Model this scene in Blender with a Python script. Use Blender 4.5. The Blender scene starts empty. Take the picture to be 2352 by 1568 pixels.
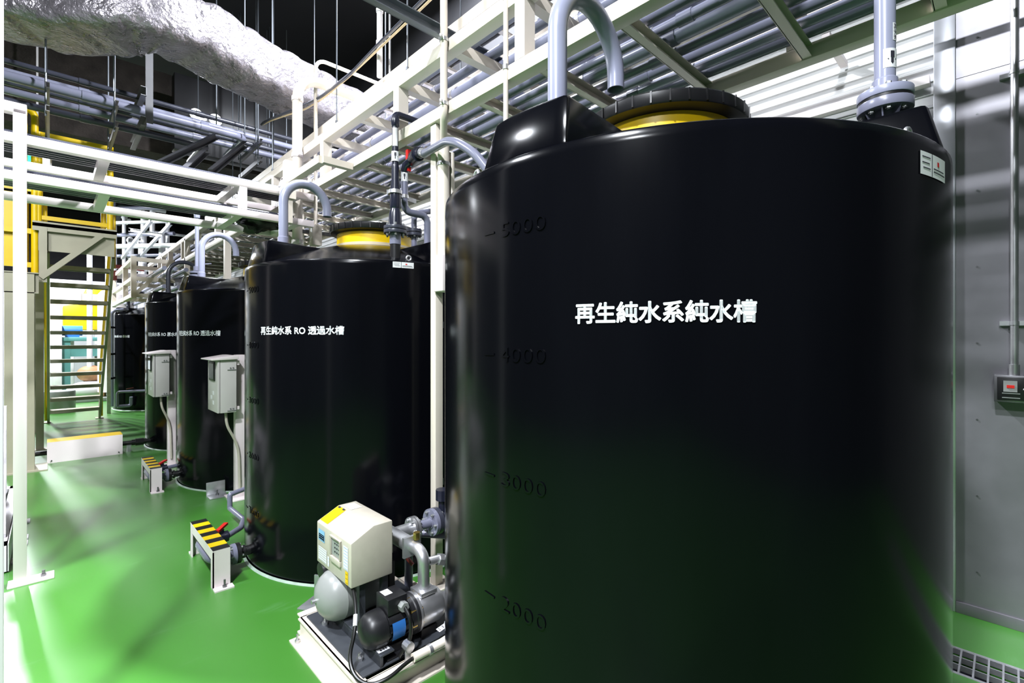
import bpy, bmesh, math, random
from mathutils import Vector, Matrix
PI = math.pi
random.seed(7)
SC = bpy.context.scene
COL = SC.collection

# ------------------------------------------------------------------ camera
YAW = math.radians(43.97)
EYE = Vector((0.0, 0.0, 1.54))
FPX = 1100.0                       # focal length in pixels of a 2352 px wide frame
cam_d = bpy.data.cameras.new('camera'); cam = bpy.data.objects.new('camera', cam_d); COL.objects.link(cam)
cam.location = EYE; cam.rotation_euler = (PI/2, 0, -YAW)
cam_d.sensor_width = 36.0; cam_d.lens = FPX/2352*36.0; cam_d.shift_y = -9/2352
cam_d.clip_start = 0.05; cam_d.clip_end = 100
SC.camera = cam
FW = Vector((math.sin(YAW), math.cos(YAW), 0)); RT = Vector((math.cos(YAW), -math.sin(YAW), 0)); UP = Vector((0, 0, 1))
def ray(px, py): return FW + RT*((px-1176)/FPX) + UP*((775-py)/FPX)
def atX(px, py, X): r = ray(px, py); return EYE + r*(X/r.x)
def atY(px, py, Y): r = ray(px, py); return EYE + r*(Y/r.y)
def atZ(px, py, Z): r = ray(px, py); return EYE + r*((Z-EYE.z)/r.z)
def atD(px, py, D): return EYE + ray(px, py)*D

# ------------------------------------------------------------------ world, exposure, light levels
w = bpy.data.worlds.new('world'); SC.world = w; w.use_nodes = True
w.node_tree.nodes['Background'].inputs[0].default_value = (0.5, 0.55, 0.75, 1)
w.node_tree.nodes['Background'].inputs[1].default_value = 0.012
SC.view_settings.view_transform = 'Standard'; SC.view_settings.look = 'None'
SC.view_settings.exposure = 0.45; SC.view_settings.gamma = 1.0; SC.view_settings.use_curve_mapping = False
LAMP_COLOR = (0.90, 0.94, 1.0)
#        x     y     z    watts  size
LAMPS = [(-1.2, 3.5, 4.9, 200, 0.4), (-1.0, 13.6, 5.2, 380, 0.4), (-1.0, 16.0, 5.2, 380, 0.4), (-1.3, 18.6, 5.2, 420, 0.4),
         (-1.6, 0.25, 5.6, 430, 0.35), (2.55, 4.0, 6.0, 700, 0.3), (-0.9, 6.72, 3.7, 28, 0.3), (-2.6, -0.5, 4.6, 170, 0.6)]  # last two lamps are added fill for the tank lettering
SC.cycles.max_bounces = 6; SC.cycles.diffuse_bounces = 1; SC.cycles.glossy_bounces = 3

# ------------------------------------------------------------------ materials
M = {}
def mat(name, col, rough=0.5, metal=0.0, noise=0.0, scale=6.0, bump=0.0, bscale=40.0, spec=0.5, col2=None, rn=0.0, coat=0.0, emit=None, es=0.0, stretch=None):
    m = bpy.data.materials.new(name); m.use_nodes = True
    nt = m.node_tree; p = nt.nodes['Principled BSDF']; L = nt.links.new
    p.inputs['Base Color'].default_value = (*col, 1); p.inputs['Roughness'].default_value = rough
    p.inputs['Metallic'].default_value = metal; p.inputs['Specular IOR Level'].default_value = spec
    p.inputs['Coat Weight'].default_value = coat
    tc = nt.nodes.new('ShaderNodeTexCoord'); src = tc.outputs['Object']
    if stretch:
        mp = nt.nodes.new('ShaderNodeMapping'); mp.inputs['Scale'].default_value = stretch; L(src, mp.inputs[0]); src = mp.outputs[0]
    if noise or col2 or rn:
        n = nt.nodes.new('ShaderNodeTexNoise'); n.inputs['Scale'].default_value = scale; n.inputs['Detail'].default_value = 5; L(src, n.inputs['Vector'])
        cr = nt.nodes.new('ShaderNodeValToRGB'); cr.color_ramp.elements[0].position = 0.35; cr.color_ramp.elements[1].position = 0.68
        c2 = col2 or tuple(max(0, c*(1-noise)) for c in col)
        cr.color_ramp.elements[0].color = (*c2, 1); cr.color_ramp.elements[1].color = (*col, 1)
        L(n.outputs['Fac'], cr.inputs[0])
        if noise or col2: L(cr.outputs[0], p.inputs['Base Color'])
        if rn:
            mr = nt.nodes.new('ShaderNodeMapRange'); mr.inputs['To Min'].default_value = max(0.02, rough-rn); mr.inputs['To Max'].default_value = rough+rn
            L(n.outputs['Fac'], mr.inputs[0]); L(mr.outputs[0], p.inputs['Roughness'])
    if bump:
        b = nt.nodes.new('ShaderNodeTexNoise'); b.inputs['Scale'].default_value = bscale; b.inputs['Detail'].default_value = 3; L(src, b.inputs['Vector'])
        bn = nt.nodes.new('ShaderNodeBump'); bn.inputs['Strength'].default_value = bump; bn.inputs['Distance'].default_value = 0.02
        L(b.outputs['Fac'], bn.inputs['Height']); L(bn.outputs[0], p.inputs['Normal'])
    if emit:
        p.inputs['Emission Color'].default_value = (*emit, 1); p.inputs['Emission Strength'].default_value = es
    M[name] = m
    return m
mat('tank_black', (0.0026, 0.0028, 0.0044), 0.17, bump=0.03, bscale=3.0, rn=0.05, scale=5, stretch=(1, 1, 0.15), noise=0.25, spec=0.18)
mat('lid_black', (0.008, 0.008, 0.009), 0.35)
mat('yellow', (0.85, 0.56, 0.0), 0.4, noise=0.1)
mat('lettering_white', (0.83, 0.84, 0.88), 0.5)
mat('beige', (0.62, 0.52, 0.36), 0.5, noise=0.15)
mat('pvc_grey', (0.20, 0.205, 0.28), 0.28, noise=0.12, scale=4)
mat('pvc_light', (0.30, 0.31, 0.42), 0.28, noise=0.10, scale=4)
mat('pvc_dark', (0.05, 0.053, 0.075), 0.3, noise=0.2)
mat('pvc_navy', (0.016, 0.018, 0.034), 0.25, noise=0.2)
mat('cream', (0.82, 0.735, 0.635), 0.38, noise=0.06, scale=3)
mat('cream_white', (0.88, 0.785, 0.785), 0.4, noise=0.05, scale=3)
mat('box_cream', (0.56, 0.515, 0.43), 0.42, noise=0.05, scale=30)
mat('steel', (0.60, 0.60, 0.62), 0.36, 0.85, rn=0.1, scale=12)
mat('steel_dark', (0.20, 0.20, 0.21), 0.4, 0.9, rn=0.1, scale=15)
mat('galv', (0.60, 0.61, 0.63), 0.42, 0.85, noise=0.2, scale=18)
mat('foil', (0.27, 0.25, 0.275), 0.30, 0.6, noise=0.4, scale=9, bump=1.0, bscale=26, rn=0.14)
mat('black', (0.006, 0.006, 0.007), 0.4)
mat('motor_black', (0.012, 0.012, 0.014), 0.38)
mat('plate_grey', (0.045, 0.05, 0.06), 0.5, noise=0.2, scale=20)
mat('vessel_grey', (0.30, 0.31, 0.30), 0.32, noise=0.05)
mat('red', (0.70, 0.02, 0.015), 0.35)
mat('rust_red', (0.12, 0.012, 0.010), 0.4)
mat('white', (0.84, 0.80, 0.83), 0.45, noise=0.04)
mat('paper', (0.78, 0.78, 0.80), 0.5)
mat('ink', (0.02, 0.02, 0.03), 0.6)
mat('blue', (0.03, 0.16, 0.50), 0.4)
mat('sky_blue', (0.25, 0.50, 0.75), 0.5)
mat('teal', (0.10, 0.30, 0.28), 0.5, noise=0.1)
mat('bag_tan', (0.55, 0.28, 0.14), 0.6, noise=0.3, scale=8)
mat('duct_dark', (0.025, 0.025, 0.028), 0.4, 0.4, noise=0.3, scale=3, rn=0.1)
mat('paint_grey', (0.10, 0.10, 0.11), 0.5)
mat('rod_steel', (0.22, 0.24, 0.27), 0.4, 0.7)
mat('tarp', (0.006, 0.006, 0.007), 0.45, bump=0.6, bscale=14)
mat('glass_dark', (0.03, 0.035, 0.035), 0.08)
mat('brown_spray', (0.050, 0.040, 0.036), 0.95, noise=0.5, scale=5, bump=0.8, bscale=30)
mat('ceiling_dark', (0.004, 0.004, 0.007), 0.8, noise=0.4, scale=2)
mat('concrete_dark', (0.02, 0.02, 0.024), 0.8, noise=0.3, scale=2)
mat('sealant', (0.34, 0.45, 0.36), 0.5, noise=0.25, scale=20)
mat('brass', (0.70, 0.50, 0.15), 0.3, 1.0)
mat('cable_black', (0.008, 0.008, 0.008), 0.35)
mat('cable_tan', (0.55, 0.42, 0.26), 0.5)
mat('hinge', (0.35, 0.36, 0.36), 0.4, 0.6)
mat('cabinet', (0.61, 0.58, 0.56), 0.4, noise=0.04)
mat('wall_white', (0.66, 0.66, 0.66), 0.45, noise=0.06, scale=2)
mat('panel_galv', (0.27, 0.262, 0.287), 0.42, 0.6, noise=0.10, scale=6, rn=0.06)
mat('trim_steel', (0.55, 0.56, 0.60), 0.34, 0.8)
mat('glint_glow', (1, 1, 1), 0.5, emit=(0.9, 0.95, 1), es=25)  # glow of the lamp added as a glint on the sheet duct
mat('sign_green', (0.02, 0.5, 0.22), 0.4, emit=(0.05, 0.75, 0.40), es=1.6)
mat('sign_white', (0.9, 0.9, 0.9), 0.4, emit=(0.9, 1, 0.95), es=3.0)
mat('shaded_cream', (0.40, 0.37, 0.27), 0.45, noise=0.08)  # cream steel of stair and landing, shade put into the colour
mat('far_white', (0.80, 0.80, 0.84), 0.45, noise=0.06)

# green epoxy floor, with pale scuffs and caulk-like wear of its own
def floor_mat():
    m = bpy.data.materials.new('floor_green'); m.use_nodes = True; nt = m.node_tree; p = nt.nodes['Principled BSDF']; L = nt.links.new
    tc = nt.nodes.new('ShaderNodeTexCoord')
    n1 = nt.nodes.new('ShaderNodeTexNoise'); n1.inputs['Scale'].default_value = 1.3; n1.inputs['Detail'].default_value = 6; L(tc.outputs['Object'], n1.inputs['Vector'])
    r1 = nt.nodes.new('ShaderNodeValToRGB'); r1.color_ramp.elements[0].color = (0.042, 0.178, 0.020, 1); r1.color_ramp.elements[1].color = (0.058, 0.235, 0.030, 1)
    L(n1.outputs['Fac'], r1.inputs[0])
    mp = nt.nodes.new('ShaderNodeMapping'); mp.inputs['Scale'].default_value = (1.0, 4.0, 1); mp.inputs['Rotation'].default_value = (0, 0, 0.15); L(tc.outputs['Object'], mp.inputs[0])
    n2 = nt.nodes.new('ShaderNodeTexNoise'); n2.inputs['Scale'].default_value = 1.6; n2.inputs['Detail'].default_value = 8; n2.inputs['Roughness'].default_value = 0.65; L(mp.outputs[0], n2.inputs['Vector'])
    r2 = nt.nodes.new('ShaderNodeValToRGB'); r2.color_ramp.elements[0].position = 0.60; r2.color_ramp.elements[1].position = 0.76
    r2.color_ramp.elements[0].color = (0, 0, 0, 1); r2.color_ramp.elements[1].color = (0.42, 0.42, 0.42, 1); L(n2.outputs['Fac'], r2.inputs[0])
    mx = nt.nodes.new('ShaderNodeMixRGB'); mx.inputs[2].default_value = (0.15, 0.33, 0.15, 1); L(r2.outputs[0], mx.inputs[0]); L(r1.outputs[0], mx.inputs[1])
    L(mx.outputs[0], p.inputs['Base Color'])
    mr = nt.nodes.new('ShaderNodeMapRange'); mr.inputs['To Min'].default_value = 0.26; mr.inputs['To Max'].default_value = 0.42; L(n1.outputs['Fac'], mr.inputs[0]); L(mr.outputs[0], p.inputs['Roughness'])
    bn = nt.nodes.new('ShaderNodeBump'); bn.inputs['Strength'].default_value = 0.05; L(n2.outputs['Fac'], bn.inputs['Height']); L(bn.outputs[0], p.inputs['Normal'])
    p.inputs['Coat Weight'].default_value = 0.6; p.inputs['Coat Roughness'].default_value = 0.32; p.inputs['Coat IOR'].default_value = 1.5
    M['floor_green'] = m
floor_mat()

# ------------------------------------------------------------------ mesh builder
OFF = {}
class MB:
    def __init__(s): s.v = []; s.f = []
    def add(s, vs, fs):
        b = len(s.v); s.v += [Vector(v) for v in vs]; s.f += [tuple(i+b for i in f) for f in fs]; return s
    def box(s, x0, x1, y0, y1, z0, z1, rz=0.0, piv=None):
        vs = [Vector((x, y, z)) for x in (x0, x1) for y in (y0, y1) for z in (z0, z1)]
        if rz:
            c = Vector(piv) if piv else Vector(((x0+x1)/2, (y0+y1)/2, 0)); R = Matrix.Rotation(rz, 3, 'Z'); vs = [c + R @ (v-c) for v in vs]
        return s.add(vs, [(0, 1, 3, 2), (4, 6, 7, 5), (0, 4, 5, 1), (2, 3, 7, 6), (0, 2, 6, 4), (1, 5, 7, 3)])
    def bar(s, p, q, w_, h, roll=None):
        p = Vector(p); q = Vector(q); d = (q-p).normalized()
        up = Vector(roll) if roll else (Vector((0, 0, 1)) if abs(d.z) < 0.95 else Vector((0, 1, 0)))
        a = d.cross(up).normalized(); b = a.cross(d).normalized()
        vs = [c + a*i*w_/2 + b*j*h/2 for c in (p, q) for i in (-1, 1) for j in (-1, 1)]
        return s.add(vs, [(0, 1, 3, 2), (4, 6, 7, 5), (0, 4, 5, 1), (2, 3, 7, 6), (0, 2, 6, 4), (1, 5, 7, 3)])
    def channel(s, p, q, w_, h, t=0.006, up=(0, 0, 1)):
        # C section: web of height h, flanges of width w_ pointing to the left of the run
        p = Vector(p); q = Vector(q); d = (q-p).normalized(); u = Vector(up); a = d.cross(u).normalized(); b = a.cross(d).normalized()
        s.bar(p, q, t, h, up)
        for k in (-1, 1):
            o = b*k*(h/2-t/2) + a*(w_/2)
            s.bar(p+o, q+o, w_, t, up)
        return s
    def tube(s, pts, r, n=14, fillet=0.0, caps=True, inner=None, seg=6):
        pts = [Vector(p) for p in pts]
        if fillet and len(pts) > 2:
            out = [pts[0]]
            for i in range(1, len(pts)-1):
                a, b, c = pts[i-1], pts[i], pts[i+1]; u = (a-b); w2 = (c-b); f = min(fillet, u.length*0.49, w2.length*0.49)
                u.normalize(); w2.normalize(); ang = u.angle(w2)
                if ang > PI-0.02: out.append(b); continue
                rad = f*math.tan(ang/2); ctr = b + (u+w2).normalized()*(f/math.cos(ang/2)); A = b+u*f-ctr; B = b+w2*f-ctr
                tot = A.angle(B)
                for k in range(seg+1):
                    t = k/seg; out.append(ctr + (A*math.sin((1-t)*tot)+B*math.sin(t*tot))/math.sin(tot))
            out.append(pts[-1]); pts = out
        rs = r if isinstance(r, (list, tuple)) else [r]*len(pts)
        T = []
        for i in range(len(pts)):
            a = pts[max(0, i-1)]; b = pts[min(len(pts)-1, i+1)]; T.append((b-a).normalized())
        u = T[0].orthogonal().normalized(); base = len(s.v)
        for i, p in enumerate(pts):
            u = (u - T[i]*u.dot(T[i])).normalized(); w3 = T[i].cross(u)
            for k in range(n):
                a = 2*PI*k/n; s.v.append(p + (u*math.cos(a)+w3*math.sin(a))*rs[min(i, len(rs)-1)])
        for i in range(len(pts)-1):
            for k in range(n):
                a = base+i*n+k; b = base+i*n+(k+1) % n; s.f.append((a, b, b+n, a+n))
        if caps:
            s.f.append(tuple(base+k for k in range(n))[::-1])
            e = base+(len(pts)-1)*n
            if inner:
                b2 = len(s.v); p = pts[-1]; w3 = T[-1].cross(u)
                for d_ in (0, -inner*2):
                    for k in range(n):
                        a = 2*PI*k/n; s.v.append(p + T[-1]*d_ + (u*math.cos(a)+w3*math.sin(a))*inner)
                for k in range(n):
                    j = (k+1) % n
                    s.f.append((e+k, e+j, b2+j, b2+k)); s.f.append((b2+k, b2+j, b2+n+j, b2+n+k))
                s.f.append(tuple(b2+n+k for k in range(n)))
            else: s.f.append(tuple(e+k for k in range(n)))
        return s
    def cyl(s, p, q, r, n=24): return s.tube([p, q], r, n)
    def lathe(s, c, prof, n=48, axis='z', a0=0.0, a1=2*PI):
        c = Vector(c); full = abs(a1-a0-2*PI) < 1e-6; m = n if full else n+1; base = len(s.v)
        for (r, z) in prof:
            for k in range(m):
                a = a0+(a1-a0)*k/n; x, y = r*math.cos(a), r*math.sin(a)
                s.v.append(c + (Vector((x, y, z)) if axis == 'z' else Vector((z, x, y)) if axis == 'x' else Vector((y, z, x))))
        for i in range(len(prof)-1):
            for k in range(n):
                a = base+i*m+k; b = base+i*m+(k+1) % m; s.f.append((a, b, b+m, a+m))
        return s
    def prism(s, poly, ext):
        n = len(poly); e = Vector(ext); vs = [Vector(p) for p in poly]; vs += [p+e for p in vs]
        return s.add(vs, [tuple(range(n))[::-1], tuple(range(n, 2*n))] + [(k, (k+1) % n, n+(k+1) % n, n+k) for k in range(n)])
    def sphere(s, c, r, nu=20, nv=12, sc=(1, 1, 1)):
        c = Vector(c); prof = []; base = len(s.v)
        for j in range(nv+1):
            t = -PI/2+PI*j/nv
            for k in range(nu):
                a = 2*PI*k/nu; s.v.append(c+Vector((sc[0]*r*math.cos(t)*math.cos(a), sc[1]*r*math.cos(t)*math.sin(a), sc[2]*r*math.sin(t))))
        for j in range(nv):
            for k in range(nu):
                a = base+j*nu+k; b = base+j*nu+(k+1) % nu; s.f.append((a, b, b+nu, a+nu))
        return s
    def build(s, name, m, parent=None, label=None, bevel=0.0, off=None, sharp=35, kind=None, weld=True):
        o0 = Vector(off) if off is not None else (OFF[parent.name] if parent else Vector((0, 0, 0)))
        me = bpy.data.meshes.new(name); bm = bmesh.new()
        vs = [bm.verts.new(v-o0) for v in s.v]
        for f in s.f:
            try: bm.faces.new([vs[i] for i in f])
            except ValueError: pass
        if weld: bmesh.ops.remove_doubles(bm, verts=bm.verts, dist=1e-5)
        bmesh.ops.recalc_face_normals(bm, faces=bm.faces)
        if bevel:
            ed = [e for e in bm.edges if len(e.link_faces) == 2 and e.calc_face_angle(0) > 0.5]
            bmesh.ops.bevel(bm, geom=ed, offset=bevel, segments=2, profile=0.5, affect='EDGES', clamp_overlap=True)
        bm.to_mesh(me); bm.free()
        for p in me.polygons: p.use_smooth = True
        me.set_sharp_from_angle(angle=math.radians(sharp))
        ob = bpy.data.objects.new(name, me); COL.objects.link(ob); me.materials.append(M[m])
        if parent is not None:
            ob.parent = parent; OFF[ob.name] = o0
        else:
            ob.location = o0; OFF[ob.name] = o0
        if label: ob['label'] = label
        if kind: ob['kind'] = kind
        return ob
def tag(o, label, cat, group=None):
    o['label'] = label; o['category'] = cat
    if group: o['group'] = group
    return o
def thing(name, label, cat, loc=(0, 0, 0), group=None):
    o = bpy.data.objects.new(name, None); COL.objects.link(o); o.location = loc; o.empty_display_size = 0.1
    OFF[o.name] = Vector(loc); return tag(o, label, cat, group)
def struct(name, mb, m, **k):
    o = mb.build(name, m, None, **k); o['kind'] = 'structure'; return o
def solo(name, mb, m, label, cat, group=None, **k): return tag(mb.build(name, m, None, **k), label, cat, group)
def dup(root, d, label, group=None, skip=()):
    r = root.copy(); COL.objects.link(r); r.location = root.location + Vector(d); r['label'] = label
    OFF[r.name] = OFF[root.name] + Vector(d)
    if group: r['group'] = group
    def rec(src, dst):
        for ch in [c for c in ALLKIDS(src)]:
            if ch.name.split('.')[0] in skip: continue
            c = ch.copy(); COL.objects.link(c); c.parent = dst; OFF[c.name] = OFF[r.name]; rec(ch, c)
    rec(root, r); return r
def ALLKIDS(o): return [c for c in bpy.data.objects if c.parent is o]

def text_verts(s, bold=0.02, wide=1.0):
    c = bpy.data.curves.new('txt', 'FONT'); c.body = s; c.size = 1.0; c.offset = bold; c.resolution_u = 3
    o = bpy.data.objects.new('txt', c); COL.objects.link(o)
    dg = bpy.context.evaluated_depsgraph_get(); me = bpy.data.meshes.new_from_object(o.evaluated_get(dg))
    bm = bmesh.new(); bm.from_mesh(me); bmesh.ops.triangulate(bm, faces=bm.faces)
    vs = [v.co.copy() for v in bm.verts]; fs = [tuple(v.index for v in f.verts) for f in bm.faces]; bm.free()
    bpy.data.objects.remove(o); bpy.data.meshes.remove(me); bpy.data.curves.remove(c)
    return vs, fs
def norm_text(s, bold=0.02):
    vs, fs = text_verts(s, bold)
    x0 = min(v.x for v in vs); x1 = max(v.x for v in vs); y0 = min(v.y for v in vs); y1 = max(v.y for v in vs)
    return [((v.x-x0)/(x1-x0), (v.y-y0)/(y1-y0)) for v in vs], fs
def text_on_cyl(s, C, R, a0, a1, z0, z1, bold=0.02, depth=0.0015):
    uv, fs = norm_text(s, min(bold, 0.0)); mb = MB()
    if bold > 0:
        H = 1.0; em = len([c for c in s if ord(c) > 255])+0.62*len([c for c in s if ord(c) < 256]); uv0, fs0, uv, fs = uv, fs, [], []
        for k in range(13):
            a = 2*PI*k/12; ru = (bold/em if k < 12 else 0); rv = (bold if k < 12 else 0); b = len(uv)
            uv += [((u*(1-2*bold/em)+bold/em)+ru*math.cos(a), (v*(1-2*bold)+bold)+rv*math.sin(a)) for u, v in uv0]; fs += [tuple(i+b for i in f) for f in fs0]
    mb.add([(C[0]+(R+depth)*math.cos(a0+(a1-a0)*u), C[1]+(R+depth)*math.sin(a0+(a1-a0)*u), z0+(z1-z0)*v) for u, v in uv], fs)
    return mb
def text_on_plane(s, o, ux, uy, bold=0.02):
    uv, fs = norm_text(s, bold); o, ux, uy = Vector(o), Vector(ux), Vector(uy); mb = MB()
    mb.add([o+ux*u+uy*v for u, v in uv], fs); return mb

# ------------------------------------------------------------------ room shell
XW, XP = 3.78, 3.67                # corrugated wall plane, flat panel plane
GX0, GX1 = 3.0, 3.235             # trench
mb = MB()
for x0, x1, y0, y1 in ((-5, GX0, -4, 24), (GX1, 4.2, -4, 24)): mb.box(x0, x1, y0, y1, -0.1, 0)
mb.box(GX0, GX1, -4, -2.5, -0.1, 0); mb.box(GX0, GX1, 3.0, 24, -0.1, 0)
struct('floor', mb, 'floor_green')
struct('floor_trench', MB().box(GX0, GX1, -2.5, 3.0, -0.3, -0.12), 'concrete_dark')
struct('ceiling', MB().box(-5, 4.2, -4, 24, 6.2, 6.3), 'ceiling_dark')
struct('wall_left', MB().box(-5.1, -5, -4, 24, -0.1, 6.3), 'concrete_dark')
struct('wall_front', MB().box(-5, 4.2, -4.1, -4, -0.1, 6.3), 'concrete_dark')
struct('wall_back', MB().box(-5, 4.2, 24, 24.1, -0.1, 6.3), 'concrete_dark')
# corrugated cladding: horizontal ribs
mb = MB(); prof = [(0, 0.0)]; z = 0.0
pts = []
while z < 4.16:
    pts += [(XW, z), (XW, z+0.052), (XW-0.012, z+0.058), (XW-0.012, z+0.070), (XW, z+0.077)]; z += 0.077
vs = [(x, y, zz) for (x, zz) in pts for y in (0.22, 24)]
mb.add(vs, [(2*i, 2*i+1, 2*i+3, 2*i+2) for i in range(len(pts)-1)])
struct('wall_right', mb, 'wall_white', sharp=20)
struct('wall_right_upper', MB().box(XW+0.02, XW+0.12, -4, 24, 4.1, 6.3).box(XW-0.03, XW+0.02, 0.31, 24, 4.16, 4.22), 'concrete_dark')
mb = MB()
for y0, y1 in ((-1.10, 0.22), (-2.42, -1.103), (-4, -2.423)):
    for z0, z1 in ((0, 2.992), (2.995, 4.2)): mb.box(XP, XP+0.05, y0, y1, z0, z1)
struct('wall_right_panel', mb, 'panel_galv')
struct('trim_1', MB().box(XP-0.012, XP+0.11, 0.205, 0.30, 0, 4.2), 'trim_steel', bevel=0.004)
struct('baseboard_right', MB().box(XP-0.012, XP, -4, 0.205, 0, 0.062), 'panel_galv', bevel=0.002)
mb = MB()
for z in [0.25+0.42*k for k in range(12)]:
    for y in (0.12, -0.15): mb.cyl((XP-0.003, y, z), (XP+0.002, y, z), 0.005, 8)
struct('trim_2', mb, 'steel_dark')
# sprayed structural beams and upper steel
struct('ceiling_beam', MB().box(-5, 4.0, 9.0, 9.35, 4.35, 5.6), 'brown_spray')
# ------------------------------------------------------------------ lamps
for i, (x, y, z, e, sz) in enumerate(LAMPS):
    where = ['above the aisle beside the second tank', 'above the aisle beside the far stair', 'above the aisle past the stair foot', 'at the far end of the aisle', 'high up to the left of the camera', 'above the second tank by the corrugated wall', 'added as fill for the third tank lettering, low over the aisle beyond the bridge', 'added as fill for the tank lettering, low to the left behind the camera'][i]
    t = thing('bay_or_fill_light', 'round white high bay ceiling light '+where, 'light', (x, y, z), 'high bay ceiling lights')
    MB().lathe((x, y, z), [(0.02, 0.30), (0.10, 0.28), (0.14, 0.16), (sz/2+0.06, 0.02), (sz/2+0.06, 0.0), (sz/2+0.03, 0.0), (sz/2+0.03, 0.015), (0.0, 0.015)], 32).build('housing', 'white', t)
    MB().cyl((x, y, z+0.29), (x, y, 6.2), 0.015, 8).build('stem', 'steel', t)
    ld = bpy.data.lights.new('lamp_light', 'AREA'); ld.shape = 'DISK'; ld.size = sz; ld.energy = e; ld.color = LAMP_COLOR
    lo = bpy.data.objects.new('lamp_light', ld); COL.objects.link(lo); lo.parent = t; lo.location = (0, 0, -0.01)
#@@LAMPS_END

# ------------------------------------------------------------------ water tanks
R, ZR = 0.926, 2.03
def boss(C, az, hw, z1=2.19, zr=2.03):
    # flat-topped block moulded onto the tank shoulder; outer face follows the wall
    mb = MB(); n = 8; vb = []; vt = []
    for k in range(n+1):
        a = az-hw+2*hw*k/n; vb.append(Vector((C[0]+0.917*math.cos(a), C[1]+0.917*math.sin(a), zr-0.005)))
        a2 = az+(a-az)*0.9; vt.append(Vector((C[0]+0.875*math.cos(a2), C[1]+0.875*math.sin(a2), z1)))
    d = Vector((math.cos(az), math.sin(az), 0)); 
    for a, lst, z, sc in ((0, vb, zr-0.01, 0.38), (1, vt, z1-0.015, 0.38)):
        for p in (lst[-1], lst[0]):
            q = p - d*((p-Vector((C[0], C[1], p.z))).dot(d)-sc); q.z = z; lst.append(q)
    m_ = len(vb)
    mb.add(vb+vt, [tuple(range(m_))[::-1], tuple(range(m_, 2*m_))]+[(k, (k+1) % m_, m_+(k+1) % m_, m_+k) for k in range(m_)])
    return mb
def make_tank(C, label, ZR=2.03):
    x, y = C
    t = thing('water_tank', label, 'tank', (x, y, 0), 'black water tanks in a row')
    prof = [(0, 0.0), (R-0.03, 0.0), (R-0.008, 0.012), (R, 0.05)] + [(R, 0.05+(ZR-0.08)*k/12) for k in range(1, 13)]
    prof += [(R-0.001, ZR-0.005), (R-0.005, ZR), (R-0.05, ZR+0.012), (0.78, ZR+0.055), (0.62, ZR+0.115), (0.48, ZR+0.165), (0.38, ZR+0.195), (0.315, ZR+0.205), (0.0, ZR+0.205)]
    MB().lathe((x, y, 0), prof, 128).build('body', 'tank_black', t, sharp=40)
    for az in (182.5, -84, 48, 118):
        boss(C, math.radians(az), math.radians(10.5), ZR+0.16, ZR).build('pipe_boss', 'tank_black', t, bevel=0.014)
    lx, ly = x, y
    MB().lathe((lx, ly, 0), [(0.30, ZR+0.195), (0.30, ZR+0.232), (0.285, ZR+0.234), (0.285, ZR+0.195)], 64).build('neck_ring', 'beige', t, label='beige neck ring')
    MB().lathe((lx, ly, 0), [(0.27, ZR+0.230), (0.292, ZR+0.230), (0.292, ZR+0.315), (0.27, ZR+0.315)], 64).build('neck_band', 'yellow', t, label='yellow neck band')
    ld = MB().lathe((lx, ly, 0), [(0.0, ZR+0.305), (0.275, ZR+0.305), (0.30, ZR+0.322), (0.338, ZR+0.326), (0.342, ZR+0.332), (0.342, ZR+0.370), (0.334, ZR+0.378), (0.20, ZR+0.395), (0, ZR+0.400)], 96)
    for k in range(32):
        a = 2*PI*k/32; c, s_ = math.cos(a), math.sin(a)
        ld.bar((lx+0.343*c, ly+0.343*s_, ZR+0.330), (lx+0.343*c, ly+0.343*s_, ZR+0.373), 0.006, 0.006, (c, s_, 0))
    ld.build('lid', 'lid_black', t)
    for az in (256, 165, 75, 345):
        a = math.radians(az); c = Vector((x+0.875*math.cos(a), y+0.875*math.sin(a), ZR+0.028)); tg = Vector((-math.sin(a), math.cos(a), 0)); ring = []
        for k in range(17):
            b = 2*PI*k/16; ring.append(c + tg*0.015*math.cos(b) + Vector((0, 0, 0.015*math.sin(b))))
        MB().tube(ring, 0.006, 10, caps=False).cyl(c+Vector((0, 0, -0.04)), c+Vector((0, 0, -0.014)), 0.009, 10).build('lifting_eye', 'steel', t, label='steel lifting eye')
    MB().lathe((x, y, 0), [(R-0.03, 0.0), (R+0.014, 0.0), (R+0.011, 0.003), (R-0.001, 0.010)], 96).build('sealant_ring', 'sealant', t, label='pale sealant ring at the foot')
    return t
def cyl_az(px, C, py=None):
    r = ray(px, 775); a = r.x**2+r.y**2; b = -2*(r.x*C[0]+r.y*C[1]); c = C[0]**2+C[1]**2-R*R
    d = (-b-math.sqrt(max(0, b*b-4*a*c)))/(2*a); p = EYE+r*d
    z = None if py is None else 1.54+(775-py)/FPX*d
    return math.atan2(p.y-C[1], p.x-C[0]), z
def lettering(t, C, s, a0, a1, z0, z1, m='lettering_white', bold=0.030):
    return text_on_cyl(s, C, R, a0, a1, z0, z1, bold, 0.0025).build('lettering', m, t, label='white painted lettering', sharp=30, weld=False)
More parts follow.
